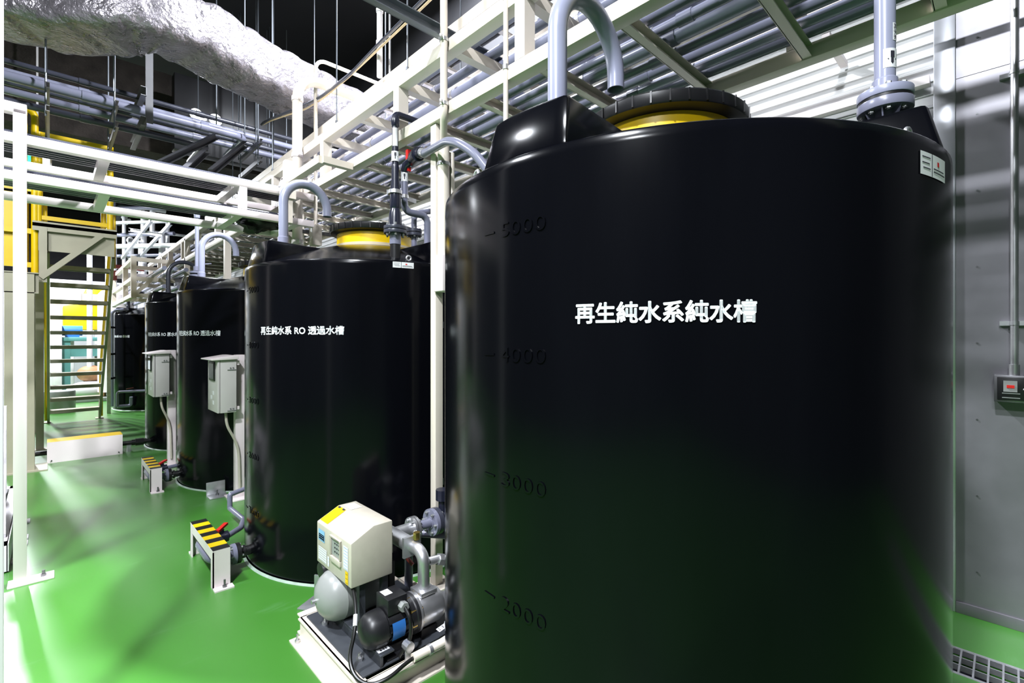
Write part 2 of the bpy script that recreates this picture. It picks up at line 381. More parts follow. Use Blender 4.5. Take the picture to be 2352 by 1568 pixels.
def scale_marks(t, C):
    for n, px, py in ((5000, 1115, 520), (4000, 1115, 815), (3000, 1115, 1105), (2000, 1115, 1395), (1000, 1115, 1690)):
        zc = n/1000*0.371+0.005
        C1 = (1.90, 1.04); a0 = cyl_az(1150, C1)[0]; a1 = cyl_az(1258, C1)[0]; a00 = cyl_az(1114, C1)[0]; a01 = cyl_az(1136, C1)[0]
        a0 %= 2*PI; a1 %= 2*PI
        for q, ch in enumerate(str(n)):
            b0 = a0+(a1-a0)*(q+0.08)/4; b1 = a0+(a1-a0)*(q+0.86)/4
            mb = text_on_cyl(ch, C, R, b0, b1, zc-0.021, zc+0.021, -0.005, 0.003)
            nv = len(mb.v); edges = {}              # raised characters: give them thickness down to the wall
            for f in mb.f:
                for i in range(3): edges[(f[i], f[(i+1) % 3])] = 1
            mb.v += [Vector((C[0]+(v.x-C[0])*R/(R+0.003), C[1]+(v.y-C[1])*R/(R+0.003), v.z)) for v in mb.v]
            for (i, j) in list(edges):
                if (j, i) not in edges: mb.f.append((i, nv+i, nv+j, j))
            mb.build('raised_digit', 'tank_black', t, label='raised black litre digit', sharp=25)
        vs = []
        for k in range(4):
            a = a00+(a01-a00)*k/3
            for rr, zz in ((R-0.001, zc-0.003), (R+0.003, zc-0.003), (R+0.003, zc+0.003), (R-0.001, zc+0.003)): vs.append((C[0]+rr*math.cos(a), C[1]+rr*math.sin(a), zz))
        MB().add(vs, [(4*k+i, 4*k+(i+1) % 4, 4*k+4+(i+1) % 4, 4*k+4+i) for k in range(3) for i in range(4)]+[(0, 1, 2, 3), (12, 13, 14, 15)]).build('scale_dash', 'tank_black', t, sharp=25)
def sticker(t, C, px0, px1, z0, z1):
    a0, a1 = cyl_az(px0, C)[0], cyl_az(px1, C)[0]
    if abs(a1-a0) > PI: a1 += 2*PI if a1 < a0 else -2*PI
    n = 8; mb = MB()
    def strip(b0, b1, za, zb, d):
        m_ = MB(); vs = []
        for k in range(n+1):
            a = b0+(b1-b0)*k/n
            for zz in (za, zb): vs.append((C[0]+(R+d)*math.cos(a), C[1]+(R+d)*math.sin(a), zz))
        return m_.add(vs, [(2*k, 2*k+1, 2*k+3, 2*k+2) for k in range(n)])
    st = strip(a0, a1, z0, z1, 0.002).build('sticker', 'paper', t, label='white maker sticker under the rim')
    mb = strip(a0+(a1-a0)*0.38, a0+(a1-a0)*0.40, z0, z1, 0.0028)
    for k, (u0, u1, v) in enumerate(((0.05, 0.33, 0.75), (0.05, 0.30, 0.5), (0.08, 0.33, 0.28), (0.45, 0.95, 0.22), (0.45, 0.9, 0.36))):
        q = strip(a0+(a1-a0)*u0, a0+(a1-a0)*u1, z0+(z1-z0)*v, z0+(z1-z0)*(v+0.05), 0.0028); mb.add(q.v, q.f)
    mb.build('print', 'ink', st)
    q = strip(a0+(a1-a0)*0.6, a0+(a1-a0)*0.68, z0+(z1-z0)*0.55, z0+(z1-z0)*0.75, 0.0028); q.build('print', 'red', st)
def vent(t, base, span, ztop, r=0.0315, m='pvc_light', dirv=(1, 0.06)):
    d = Vector((dirv[0], dirv[1], 0)).normalized(); b = Vector((base[0], base[1], 2.17)); pts = [b]; rr = span/2; zc = ztop-rr
    for k in range(17):
        a = PI-PI*k/16; pts.append(Vector((base[0], base[1], 0)) + d*(rr+rr*math.cos(a)) + Vector((0, 0, zc+rr*math.sin(a))))
    pts.append(Vector((base[0], base[1], 0)) + d*span + Vector((0, 0, zc-0.045)))
    v = MB().tube(pts, r, 20, inner=r*0.82).build('vent_pipe', m, t, label='grey gooseneck vent pipe' if m != 'pvc_dark' else 'dark grey gooseneck vent pipe')
    MB().lathe((base[0], base[1], 0), [(r, 2.165), (r*1.17, 2.165), (r*1.17, 2.245), (r*1.02, 2.25)], 24).build('socket', m, v)

TY = [1.04, 3.573, 6.10, 8.50, 13.45]
tank_labels = ['largest black water tank nearest the camera beside the metal wall panel',
 'black water tank with open view of its yellow lid band behind the pump',
 'black water tank carrying white lettering between the two grey control cabinets',
 'narrow slice of black tank behind the far control cabinet',
 'farthest black water tank beyond the cream stair']
tanks = []
t0 = make_tank((1.90, TY[0]), tank_labels[0], 2.068)
t1 = make_tank((1.90, TY[1]), tank_labels[1])
tanks = [t0, t1]
for k in range(2, 5): tanks.append(dup(t1, (0, TY[k]-TY[1], 0), tank_labels[k]))
a0, z1 = cyl_az(1322, (1.9, TY[0]), 696); a1, _ = cyl_az(1738, (1.9, TY[0])); _, z0 = cyl_az(1322, (1.9, TY[0]), 744)
a0 %= 2*PI; a1 %= 2*PI
lettering(t0, (1.9, TY[0]), '再生純水系純水槽', a0, a1, z0, z1)
C2 = (1.9, TY[1]); b0, zz1 = cyl_az(600, C2, 746); b1, zz2 = cyl_az(791, C2, 748); _, zz0 = cyl_az(791, C2, 768.5)
b0 %= 2*PI; b1 %= 2*PI
RO = '再生純水系 RO 透過水槽'
lettering(tanks[1], C2, RO, b0, b1, zz0, zz2)
C3 = (1.9, TY[2]); c1, y1 = cyl_az(507, C3, 760); _, y0 = cyl_az(507, C3, 772); c1 %= 2*PI
lettering(tanks[2], C3, RO, c1-(b1-b0), c1, zz0, zz2)
C4 = (1.9, TY[3]); c1 = cyl_az(412, C4)[0] % (2*PI)
lettering(tanks[3], C4, '再生純水系 RO 原水槽', c1-(b1-b0)*0.93, c1, zz0, zz2)
C5 = (1.9, TY[4]); c1 = cyl_az(298, C5)[0] % (2*PI)
lettering(tanks[4], C5, '純水系 RO 原水槽', c1-(b1-b0)*0.75, c1, zz0-0.02, zz2-0.02)
scale_marks(t0, (1.9, TY[0])); scale_marks(tanks[1], C2)
sticker(t0, (1.9, TY[0]), 2112, 2168, 1.963, 2.023)
sticker(tanks[1], C2, 902, 950, 1.985, 2.022)
vent(t0, (1.184, 1.015), 0.365, 2.71)
vent(tanks[1], (1.184, 3.548), 0.32, 2.655)
vent(tanks[2], (1.184, 6.08), 0.34, 2.68)
vent(tanks[3], (1.24, 8.50), 0.40, 2.66, 0.028, 'pvc_dark')
vent(tanks[4], (1.24, 13.44), 0.36, 2.55, 0.03, 'pvc_dark')

# ------------------------------------------------------------------ flanged pipes on the tanks
def flange(mb, p, ax, r, th): 
    p = Vector(p); ax = Vector(ax).normalized(); mb.cyl(p-ax*th/2, p+ax*th/2, r, 32)
def bolts(p, ax, rc, n, L_, parent, r=0.008, m='hinge', phase=0.3):
    p = Vector(p); ax = Vector(ax).normalized(); u = ax.orthogonal().normalized(); w2 = ax.cross(u)
    for k in range(n):
        a = 2*PI*k/n+phase; c = p+(u*math.cos(a)+w2*math.sin(a))*rc
        mb = MB(); mb.cyl(c-ax*L_/2, c+ax*L_/2, r*0.55, 8)
        for sgn in (-1, 1): mb.tube([c+ax*sgn*L_*0.32, c+ax*sgn*L_*0.47], r, 6)
        mb.build('bolt', m, parent, label='steel flange bolt')
px_, py_ = 1.925, 0.275
t = thing('inlet_pipe', 'upright light grey flanged pipe with black arrow sticker on nearest tank', 'pipe', (px_, py_, 2.18))
MB().tube([(px_, py_, 2.34), (px_, py_, 5.0)], 0.0285, 24).lathe((px_, py_, 0), [(0.029, 2.33), (0.035, 2.33), (0.034, 2.385), (0.029, 2.39)], 24).build('pipe', 'pvc_light', t)
f1 = MB(); flange(f1, (px_, py_, 2.335), (0, 0, 1), 0.074, 0.026); fo = f1.build('flange', 'pvc_light', t, bevel=0.003)
f1 = MB(); flange(f1, (px_, py_, 2.298), (0, 0, 1), 0.074, 0.030); fb = f1.build('flange', 'pvc_grey', t, bevel=0.003)
f1 = MB(); flange(f1, (px_, py_, 2.3175), (0, 0, 1), 0.071, 0.009); f1.bar((px_+0.06, py_-0.015, 2.3175), (px_+0.09, py_-0.028, 2.3175), 0.014, 0.008).build('gasket', 'black', t, label='black rubber gasket with tab')
MB().tube([(px_, py_, 2.17), (px_, py_, 2.285)], 0.034, 24).build('stub', 'pvc_grey', t)
mb = MB()
for k in range(8):
    a = 2*PI*k/8; c, s_ = math.cos(a), math.sin(a); mb.prism([(px_+0.033*c, py_+0.033*s_, 2.285), (px_+0.066*c, py_+0.066*s_, 2.285), (px_+0.033*c, py_+0.033*s_, 2.225)], (-0.004*s_, 0.004*c, 0))
mb.build('gusset', 'pvc_grey', t)
bolts((px_, py_, 2.316), (0, 0, 1), 0.057, 8, 0.088, t, 0.0085)
def pipe_sticker(t, px, py, r, a0, a1, z0, z1, arrow=None, txt=None):
    n = 10; mb = MB(); vs = []
    for k in range(n+1):
        a = a0+(a1-a0)*k/n
        for zz in (z0, z1): vs.append((px+(r+0.0008)*math.cos(a), py+(r+0.0008)*math.sin(a), zz))
    st = mb.add(vs, [(2*k, 2*k+1, 2*k+3, 2*k+2) for k in range(n)]).build('sticker', 'paper', t, label='white pipe sticker')
    if arrow:
        ac = (a0+a1)/2 if arrow is True else arrow; q = MB(); rr = r+0.0016
        def P(da, z): return (px+rr*math.cos(ac+da), py+rr*math.sin(ac+da), z)
        h = z1-z0; zm = (z0+z1)/2
        wq = h*0.10/r; wh = h*0.24/r
        q.add([P(-wq, z1-h*0.15), P(0, z1-h*0.15), P(wq, z1-h*0.15), P(-wq, zm), P(0, zm), P(wq, zm), P(-wh, zm-h*0.04), P(0, zm), P(wh, zm-h*0.04), P(0, z0+h*0.16)],
              [(0, 1, 4, 3), (1, 2, 5, 4), (6, 7, 9), (7, 8, 9)])
        q.build('arrow', 'ink', st, label='black flow arrow')
    if txt:
        uv, fs = norm_text(txt, 0.01); am = (a0+a1)/2; rr = r+0.0016; n_ = len(txt)
        q = MB().add([(px+rr*math.cos(a0+(a1-a0)*(0.15+0.7*v)), py+rr*math.sin(a0+(a1-a0)*(0.15+0.7*v)), z1-(z1-z0)*(0.05+0.9*u)) for u, v in uv], fs)
        q.build('print', 'ink', st)
vw = math.atan2(-py_, -px_)         # direction from pipe to eye
pipe_sticker(t, px_, py_, 0.0285, vw-0.15, vw+1.6, 2.415, 2.475, arrow=vw+0.72)
pipe_sticker(t, px_, py_, 0.0285, vw+0.75, vw+1.4, 2.50, 2.555, txt='純水系')

t.location.z -= 0.024
# navy pipe on the second tank
nx, ny = 1.643, 2.815
t = thing('riser_pipe', 'dark navy flanged pipe standing on the second tank rim with white stickers', 'pipe', (nx, ny, 2.03))
MB().tube([(nx, ny, 2.30), (nx, ny, 2.62), (nx, ny, 3.02), (nx+0.35, ny, 3.02)], 0.021, 16, fillet=0.03).build('pipe', 'pvc_navy', t)
MB().lathe((nx, ny, 0), [(0.022, 2.68), (0.025, 2.66), (0.025, 2.58), (0.036, 2.50), (0.036, 2.40), (0.030, 2.39), (0.040, 2.36), (0.045, 2.28), (0.03, 2.27)], 20).build('reducer', 'pvc_navy', t)
MB().lathe((nx, ny, 0), [(0.021, 3.00), (0.027, 2.98), (0.027, 2.94), (0.021, 2.93)], 16).build('elbow_socket', 'pvc_navy', t)
f1 = MB(); flange(f1, (nx, ny, 2.262), (0, 0, 1), 0.075, 0.022); f1.build('flange', 'pvc_dark', t, bevel=0.002)
f1 = MB(); flange(f1, (nx, ny, 2.236), (0, 0, 1), 0.075, 0.022); f1.build('flange', 'pvc_dark', t, bevel=0.002)
bolts((nx, ny, 2.249), (0, 0, 1), 0.058, 6, 0.085, t, 0.008)
MB().tube([(nx, ny, 2.155), (nx, ny, 2.23)], 0.037, 20).build('collar', 'pvc_grey', t, label='grey collar')
MB().tube([(nx, ny, 2.05), (nx, ny, 2.155)], 0.034, 20).build('stub', 'black', t, label='black stub')
vw = math.atan2(-ny, -nx)
pipe_sticker(t, nx, ny, 0.021, vw-0.9, vw+0.8, 2.80, 2.92)
pipe_sticker(t, nx, ny, 0.0255, vw-1.2, vw+1.0, 2.70, 2.765, arrow=vw)

# grey valve pipe bending round the support post
t = thing('valve_pipe', 'grey pipe with red handled valve bending in front of white post', 'pipe', (1.74, 2.86, 2.4))
MB().tube([(1.925, 2.86, 2.19), (1.925, 2.86, 2.40), (1.74, 2.86, 2.40), (1.74, 2.86, 2.69)], 0.024, 16, fillet=0.05).build('pipe', 'pvc_grey', t)
MB().tube([(1.70, 2.56, 2.70), (1.585, 2.16, 2.63), (1.57, 2.04, 2.58), (1.59, 1.93, 2.50), (1.62, 1.84, 2.38)], 0.024, 16, fillet=0.05).build('pipe', 'pvc_grey', t)
v = MB().tube([(1.765, 2.80, 2.735), (1.745, 2.74, 2.735)], 0.038, 16).tube([(1.745, 2.74, 2.735), (1.72, 2.66, 2.73)], 0.046, 16).tube([(1.72, 2.66, 2.73), (1.705, 2.60, 2.72)], 0.034, 16).tube([(1.74, 2.86, 2.67), (1.74, 2.84, 2.71), (1.755, 2.78, 2.735)], 0.028, 12).build('valve_body', 'pvc_navy', t, label='black valve body')
MB().tube([(1.705, 2.60, 2.72), (1.70, 2.555, 2.70)], 0.029, 16).build('union', 'steel', v)
MB().bar((1.755, 2.835, 2.67), (1.755, 2.835, 2.815), 0.026, 0.026, (1, 0, 0)).tube([(1.755, 2.835, 2.735), (1.765, 2.79, 2.735)], 0.022, 12).build('handle', 'red', v, label='red valve handle')
br_ = MB().bar((1.60, 2.845, 2.50), (1.86, 2.905, 2.50), 0.008, 0.03).build('pipe_bracket', 'galv', t, label='steel strip holding both pipes')
for (x, y, r) in ((1.643, 2.815, 0.045), (1.74, 2.86, 0.027)): MB().tube([(x, y, 2.488), (x, y, 2.512)], r, 14).build('clamp', 'steel', br_)
vw = math.atan2(-2.86, -1.74)
pipe_sticker(t, 1.74, 2.86, 0.024, vw-1.0, vw+1.0, 2.60, 2.66, arrow=True)
t = thing('drop_pipe', 'short grey flanged pipe beside the yellow lid of the second tank', 'pipe', (1.86, 2.93, 2.2))
MB().tube([(1.86, 2.93, 2.18), (1.86, 2.93, 2.42), (2.3, 2.93, 2.55)], 0.020, 14, fillet=0.05).build('pipe', 'pvc_grey', t)
for z in (2.27, 2.296):
    f1 = MB(); flange(f1, (1.86, 2.93, z), (0, 0, 1), 0.055, 0.02); f1.build('flange', 'pvc_dark', t)
bolts((1.86, 2.93, 2.283), (0, 0, 1), 0.042, 4, 0.07, t, 0.007)
# pipe and flange on the third tank
t = thing('feed_pipe', 'lilac grey upright pipe on third tank left of its gooseneck', 'pipe', (1.22, 6.5, 2.2))
MB().tube([(1.22, 6.5, 2.2), (1.22, 6.5, 3.05)], 0.020, 12).lathe((1.22, 6.5, 0), [(0.021, 3.0), (0.030, 2.99), (0.030, 2.92), (0.021, 2.91)], 12).build('pipe', 'pvc_light', t)
for z in (2.25, 2.29):
    f1 = MB(); flange(f1, (1.22, 6.5, z), (0, 0, 1), 0.075, 0.022); f1.build('flange', 'pvc_grey', t)
MB().tube([(1.22, 6.5, 2.31), (1.22, 6.5, 2.36)], 0.035, 12).bar((1.22, 6.5, 2.38), (1.35, 6.44, 2.40), 0.02, 0.012).build('valve', 'pvc_grey', t)

# ------------------------------------------------------------------ white pipe rack over the tanks
X1, X2, ZL, ZU = 1.73, 2.63, 2.90, 3.27
rk = thing('pipe_rack', 'cream white square steel pipe rack running over the tank row', 'pipe rack', (X1, 2.4, 0))
for x in (X1, X2):
    for z in (ZL, ZU):
        MB().bar((x, -1.2, z), (x, 14.4, z), 0.075, 0.075).build('beam', 'cream', rk, bevel=0.004)
ys = [0.72, 1.70, 2.89, 4.13, 5.4, 6.6, 7.85, 9.1, 10.3, 11.6, 12.9, 14.2]
for y in ys:
    for x in (X1, X2):
        MB().bar((x, y, ZL+0.0375), (x, y, ZU-0.0375), 0.075, 0.07).build('strut', 'cream', rk)
for k in range(26):
    y = 0.21+0.475*k
    if y > 13: break
    MB().channel((X1+0.037, y, ZL), (X2-0.037, y, ZL), 0.04, 0.06, 0.006).build('cross_beam', 'cream', rk)
for y in [0.6, 1.70, 2.30, 2.89, 3.53, 4.13, 4.8, 5.4, 6.6, 7.85, 9.1, 10.3, 11.6]:
    MB().bar((X1+0.037, y, ZU), (X2-0.037, y, ZU), 0.06, 0.065).build('cross_beam', 'cream', rk)
MB().channel((1.1, 2.37, 3.36), (3.2, 2.37, 3.36), 0.04, 0.07).build('cross_channel', 'rod_steel', rk, label='dark grey cross channel')
for y in (2.48, 4.98, 7.35, 10.0, 12.4):
    if y == 2.48: continue
    MB().bar((X1, y, 0), (X1, y, ZU), 0.075, 0.075).box(X1-0.1, X1+0.1, y-0.1, y+0.1, 0, 0.012).build('post', 'cream', rk)
for y in (2.31, 4.90, 7.35, 10.0, 12.4):
    MB().bar((2.88, y, 0), (2.88, y, ZU), 0.075, 0.075).bar((X2+0.036, y, ZL-0.08), (2.88, y, ZL-0.08), 0.07, 0.07).build('post', 'cream', rk)
ordw = ['first', 'second', 'third', 'fourth', 'fifth', 'sixth', 'seventh', 'eighth', 'ninth', 'tenth']
def clamp(mb, c, r, ax):
    c = Vector(c); ax = Vector(ax); mb.tube([c-ax*0.012, c+ax*0.012], r+0.004, 14)
xs = [(1.82, 0.024), (1.925, 0.030), (2.03, 0.024), (2.14, 0.036), (2.25, 0.024), (2.345, 0.030), (2.45, 0.024), (2.545, 0.030)]
for i, (x, r) in enumerate(xs):
    z = ZL+0.036+r
    t = thing('rack_pipe', ordw[i]+' grey pipe from the aisle on the lower level of the white rack', 'pipe', (x, -1.2, z), 'grey pipes on the lower rack level')
    MB().tube([(x, -1.2, z), (x, 14.6, z)], r, 14).build('pipe', 'pvc_grey' if i % 3 else 'pvc_light', t)
    for k in range(4): yy = 0.7+i*0.13+2.6*k; MB().tube([(x, yy, z), (x, yy+0.07, z)], r+0.005, 14).build('coupling', 'pvc_grey', t)
    for k in range(0, 8): 
        mb = MB(); clamp(mb, (x, 0.21+0.475*(2*k+i % 2), z), r, (0, 1, 0)); mb.bar((x+r+0.012, 0.21+0.475*(2*k+i % 2), z-r), (x+r+0.012, 0.21+0.475*(2*k+i % 2), z+0.02), 0.02, 0.006, (0, 1, 0)); mb.build('pipe_clamp', 'steel', t)
xs = [(1.86, 0.045), (2.03, 0.030), (2.19, 0.045), (2.36, 0.036), (2.52, 0.030)]
for i, (x, r) in enumerate(xs):
    z = ZU+0.042+r
    t = thing('rack_pipe', ordw[i]+' grey pipe from the aisle on the upper level of the white rack', 'pipe', (x, -1.2, z), 'grey pipes on the upper rack level')
    MB().tube([(x, -1.2, z), (x, 14.6, z)], r, 14).build('pipe', 'pvc_light' if i % 2 == 0 else 'pvc_grey', t)
    for k in range(6):
        mb = MB(); yy = [0.6, 1.70, 2.89, 4.13, 5.4, 6.6][k]; clamp(mb, (x, yy, z), r, (0, 1, 0)); mb.build('pipe_clamp', 'steel', t)
# bright conduit near the wall
t = thing('wall_conduit', 'thin silver conduit running along the corrugated wall behind the rack', 'conduit', (3.3, -1, 3.36))
MB().tube([(3.3, -1.5, 3.36), (3.3, 15, 3.36)], 0.022, 12).build('pipe', 'galv', t)
for k in range(5):
    MB().tube([(3.3, 0.9+1.7*k, 3.36), (3.3, 1.0+1.7*k, 3.36)], 0.028, 12).build('coupling', 'galv', t)
for k in range(4):
    MB().bar((3.3, 0.75+2.2*k, 3.33), (XW-0.02, 0.75+2.2*k, 3.33), 0.04, 0.03).build('bracket', 'cream_white', t)
# horizontal wall rails behind the rack
for i, (z, r) in enumerate(((3.05, 0.03), (3.75, 0.03))):
    solo('wall_rail', MB().bar((XW-0.06, 0.32, z), (XW-0.06, 15, z), 0.06, 0.05), 'cream_white', ('lower' if i == 0 else 'upper')+' cream rail fixed along the corrugated wall', 'rail')

# ladder cable tray above
t = thing('cable_tray', 'cream ladder cable tray hung above the white rack', 'cable tray', (1.9, 1, 3.55))
for x in (1.90, 2.35):
    MB().channel((x, -0.5, 3.56), (x, 9.5, 3.56), 0.02, 0.075, 0.004).build('side_rail', 'cream', t)
for k in range(33):
    MB().bar((1.90, -0.4+0.3*k, 3.54), (2.35, -0.4+0.3*k, 3.54), 0.035, 0.02).build('rung', 'cream', t)
for i, (c, m) in enumerate((((2.02, 3.565), 'yellow'), ((2.08, 3.565), 'cable_black'), ((2.15, 3.568), 'cable_black'))):
    solo('tray_cable', MB().tube([(c[0], -0.5, c[1]), (c[0]+0.01, 3, c[1]), (c[0]-0.01, 6, c[1]), (c[0], 9.4, c[1])], 0.012, 8), m, ['yellow cable lying in the ladder tray', 'black cable next to the yellow one in the ladder tray', 'black cable farthest from the aisle in the ladder tray'][i], 'cable')
for i, y in enumerate((1.35, 3.05, 4.25, 6.0, 7.7)):
    for x in (1.88, 2.37):
        o = solo('hanger_rod', MB().tube([(x, y, 3.50), (x, y, 6.2)], 0.006, 8).tube([(x, y, 3.495), (x, y, 3.515)], 0.012, 6), 'rod_steel', 'thin steel rod holding up the ladder cable tray', 'rod', 'hanger rods of the ladder cable tray')

# ------------------------------------------------------------------ support post with conduit between the first two tanks
PX, PY = 1.735, 2.475
t = thing('support_post', 'tall cream square post with round conduits between the two nearest tanks', 'post', (PX, PY, 0))
MB().bar((PX, PY, 0.01), (PX, PY, 2.86), 0.055, 0.055).build('column', 'cream', t, bevel=0.003)
MB().box(PX-0.09, PX+0.09, PY-0.09, PY+0.09, 0, 0.012).build('base_plate', 'cream', t, bevel=0.002)
QX, QY = 1.663, 2.30
MB().tube([(PX, 2.402, 2.03), (PX, 2.402, 2.72)], 0.036, 16).build('conduit', 'cream', t)
MB().tube([(PX, 2.402, 2.72), (PX, 2.402, 2.75), (QX, QY, 2.85), (QX, QY, 5.0)], 0.022, 16, fillet=0.03).build('conduit', 'cream', t)
MB().tube([(PX+0.062, 2.402, 2.03), (PX+0.062, 2.402, 2.68), (PX+0.075, 2.70, 2.80)], 0.017, 12).build('conduit', 'cream', t)
for x, y, z, r in ((PX, 2.402, 2.60, 0.040), (QX, QY, 2.91, 0.026), (QX, QY, 3.285, 0.026)):
    MB().tube([(x, y, z-0.01), (x, y, z+0.01)], r, 14).bar((x-0.045, y-0.03, z), (x+0.028, y+0.02, z), 0.012, 0.012).build('clamp', 'steel', t)
MB().box(PX-0.045, PX+0.045, 2.35, 2.445, 1.82, 2.04).build('pull_box', 'cream_white', t, label='cream cover box', bevel=0.006)
for z in (1.6, 0.62): MB().box(PX+0.028, PX+0.04, PY-0.02, PY+0.02, z, z+0.04).build('clip', 'steel_dark', t)

# ------------------------------------------------------------------ tall bent pipes
BCX, BCY = 1.645, 4.563
t = thing('bent_conduit', 'thick cream pipe rising behind the second tank and bending right at top', 'pipe', (BCX, BCY, 0))
MB().tube([(BCX, BCY, 0.0), (BCX, BCY, 3.96), (3.65, BCY, 3.96)], 0.044, 20, fillet=0.20).build('pipe', 'cream', t)
for z in (3.22, 2.42, 3.74):
    MB().tube([(BCX, BCY, z-0.02), (BCX, BCY, z+0.02)], 0.050, 18).bar((BCX, BCY-0.05, z), (BCX, BCY-0.09, z), 0.03, 0.03).build('pipe_clamp', 'cream_white', t)
p = atY(725, 500, 4.62)
t = thing('thin_conduit', 'slim cream conduit with a small square box beside the thick bent pipe', 'conduit', (p.x, 4.62, 0))
MB().tube([(p.x, 4.62, 2.45), (p.x, 4.62, 4.22), (3.65, 4.62, 4.22)], 0.017, 12, fillet=0.10).build('pipe', 'cream', t)
MB().box(p.x-0.045, p.x+0.045, 4.575, 4.665, 2.42, 2.62).build('junction_box', 'cream', t, bevel=0.006, label='small square junction box')
p = atX(704, 520, 1.73)
solo('stub_post', MB().bar((1.80, 4.92, 2.2), (1.80, 4.92, 2.83), 0.06, 0.06), 'cream', 'short cream post beside the thick bent pipe under the rack', 'post')
p = atX(1162, 100, 1.69)
t = thing('thin_conduit', 'slim cream conduit standing in front of the rack left of nearest gooseneck', 'conduit', (p.x, p.y, 2.2))
MB().tube([(p.x, p.y, 2.0), (p.x, p.y, 4.6)], 0.0135, 12).build('pipe', 'cream', t)
for z in (2.93, 3.29): MB().tube([(p.x, p.y, z-0.012), (p.x, p.y, z+0.012)], 0.018, 10).bar((p.x, p.y, z), (p.x+0.05, p.y-0.02, z), 0.012, 0.012).build('clip', 'steel', t)
p = atX(872, 180, 1.86)
t = thing('hanging_conduit', 'white conduit dropping from the ceiling into the cable tray', 'conduit', (p.x, p.y, 3.58))
MB().tube([(p.x-0.25, p.y+0.1, 4.75), (p.x, p.y, 4.40), (p.x, p.y, 3.58)], 0.022, 12, fillet=0.12).build('pipe', 'white', t)
for z in (4.1, 3.85): MB().tube([(p.x, p.y, z-0.012), (p.x, p.y, z+0.012)], 0.028, 12).build('coupling', 'white', t)
MB().tube([(p.x+0.06, p.y-0.05, 3.6), (p.x+0.06, p.y-0.05, 6.2)], 0.008, 8).build('rod', 'galv', t)
# cable bundle
t = thing('cable_bundle', 'sagging bundle of grey and tan cables crossing under the black ceiling', 'cable', (1.78, 3, 3.75))
pp = [atX(975, 0, 1.78), atX(870, 100, 1.78), atX(800, 172, 1.82), atX(740, 222, 1.84), atX(700, 243, 1.86), atX(620, 272, 1.84), atX(600, 285, 1.80)]
pp = [pp[0]+(pp[0]-pp[1])] + pp
for i, (dz, dx, m, r) in enumerate(((0, 0, 'pvc_dark', 0.012), (0.018, 0.012, 'pvc_grey', 0.008), (-0.018, 0.010, 'cable_tan', 0.008))):
    MB().tube([q+Vector((dx, 0, dz+0.012*math.sin(j*1.7+i))) for j, q in enumerate(pp)], r, 8, fillet=0.1).build('cable', m, t)

# ------------------------------------------------------------------ foil covered duct
def duct():
    # centre line at its lower left edge, section: bottom face w, side face h
    ctl = [(-1.3, 6.05, 4.42), (-0.55, 5.85, 4.22), (-0.1, 5.62, 4.18), (0.35, 5.25, 4.17), (0.7, 5.18, 4.22), (1.1, 5.30, 4.26), (1.55, 5.42, 4.22), (2.05, 5.55, 4.20), (2.7, 5.7, 4.2), (3.6, 5.8, 4.2)]
    def cr(t):
        n = len(ctl)-1; i = min(int(t*n), n-1); u = t*n-i
        P = [Vector(ctl[max(0, min(n, i+k))]) for k in (-1, 0, 1, 2)]
        return 0.5*((2*P[1])+(-P[0]+P[2])*u+(2*P[0]-5*P[1]+4*P[2]-P[3])*u*u+(-P[0]+3*P[1]-3*P[2]+P[3])*u**3)
    mb = MB(); N, K = 110, 40; rnd = random.Random(3); ph = [rnd.uniform(0, 6) for _ in range(8)]
    W, H = 0.62, 0.50
    for i in range(N+1):
        t = i/N; c = cr(t); d = (cr(min(1, t+0.01))-cr(max(0, t-0.01))).normalized(); a = Vector((0, 0, 1)).cross(d).normalized(); b = Vector((0, 0, 1))
        for k in range(K):
            an = 2*PI*k/K; cx, sy = math.cos(an), math.sin(an); e = 0.34
            u = math.copysign(abs(cx)**e, cx)*W/2; v = math.copysign(abs(sy)**e, sy)*H/2
            wob = 0.016*math.sin(t*75+ph[0]+3*an)+0.012*math.sin(t*130+ph[1]-5*an)+0.020*math.sin(t*33+ph[2]+2*an)+rnd.uniform(-0.006, 0.006)
            pin = -0.030*max(0, math.cos(t*2*PI*11))**10
            s_ = 1+(wob+pin)*1.4
            mb.v.append(c + Vector((0, 0, H/2)) + a*(u*s_+W*0.42) + b*v*s_)
    for i in range(N):
        for k in range(K):
            p0 = i*K+k; p1 = i*K+(k+1) % K; mb.f.append((p0, p1, p1+K, p0+K))
    mb.f.append(tuple(range(K))[::-1]); mb.f.append(tuple(N*K+k for k in range(K)))
    return mb
solo('foil_duct', duct(), 'foil', 'crumpled silver foil covered air duct hanging under the black ceiling', 'duct', sharp=60)
for i, (px, py) in enumerate(((105, 60), (262, 70), (562, 40), (625, 50))):
    p = atY(px, py, 5.95)
    solo('hanger_rod', MB().tube([(p.x, p.y, 4.5 if i > 1 else 3.9), (p.x, p.y, 6.2)], 0.0075, 8), 'rod_steel', 'thin steel rod hanging beside the foil duct', 'rod', 'hanger rods beside the foil duct')

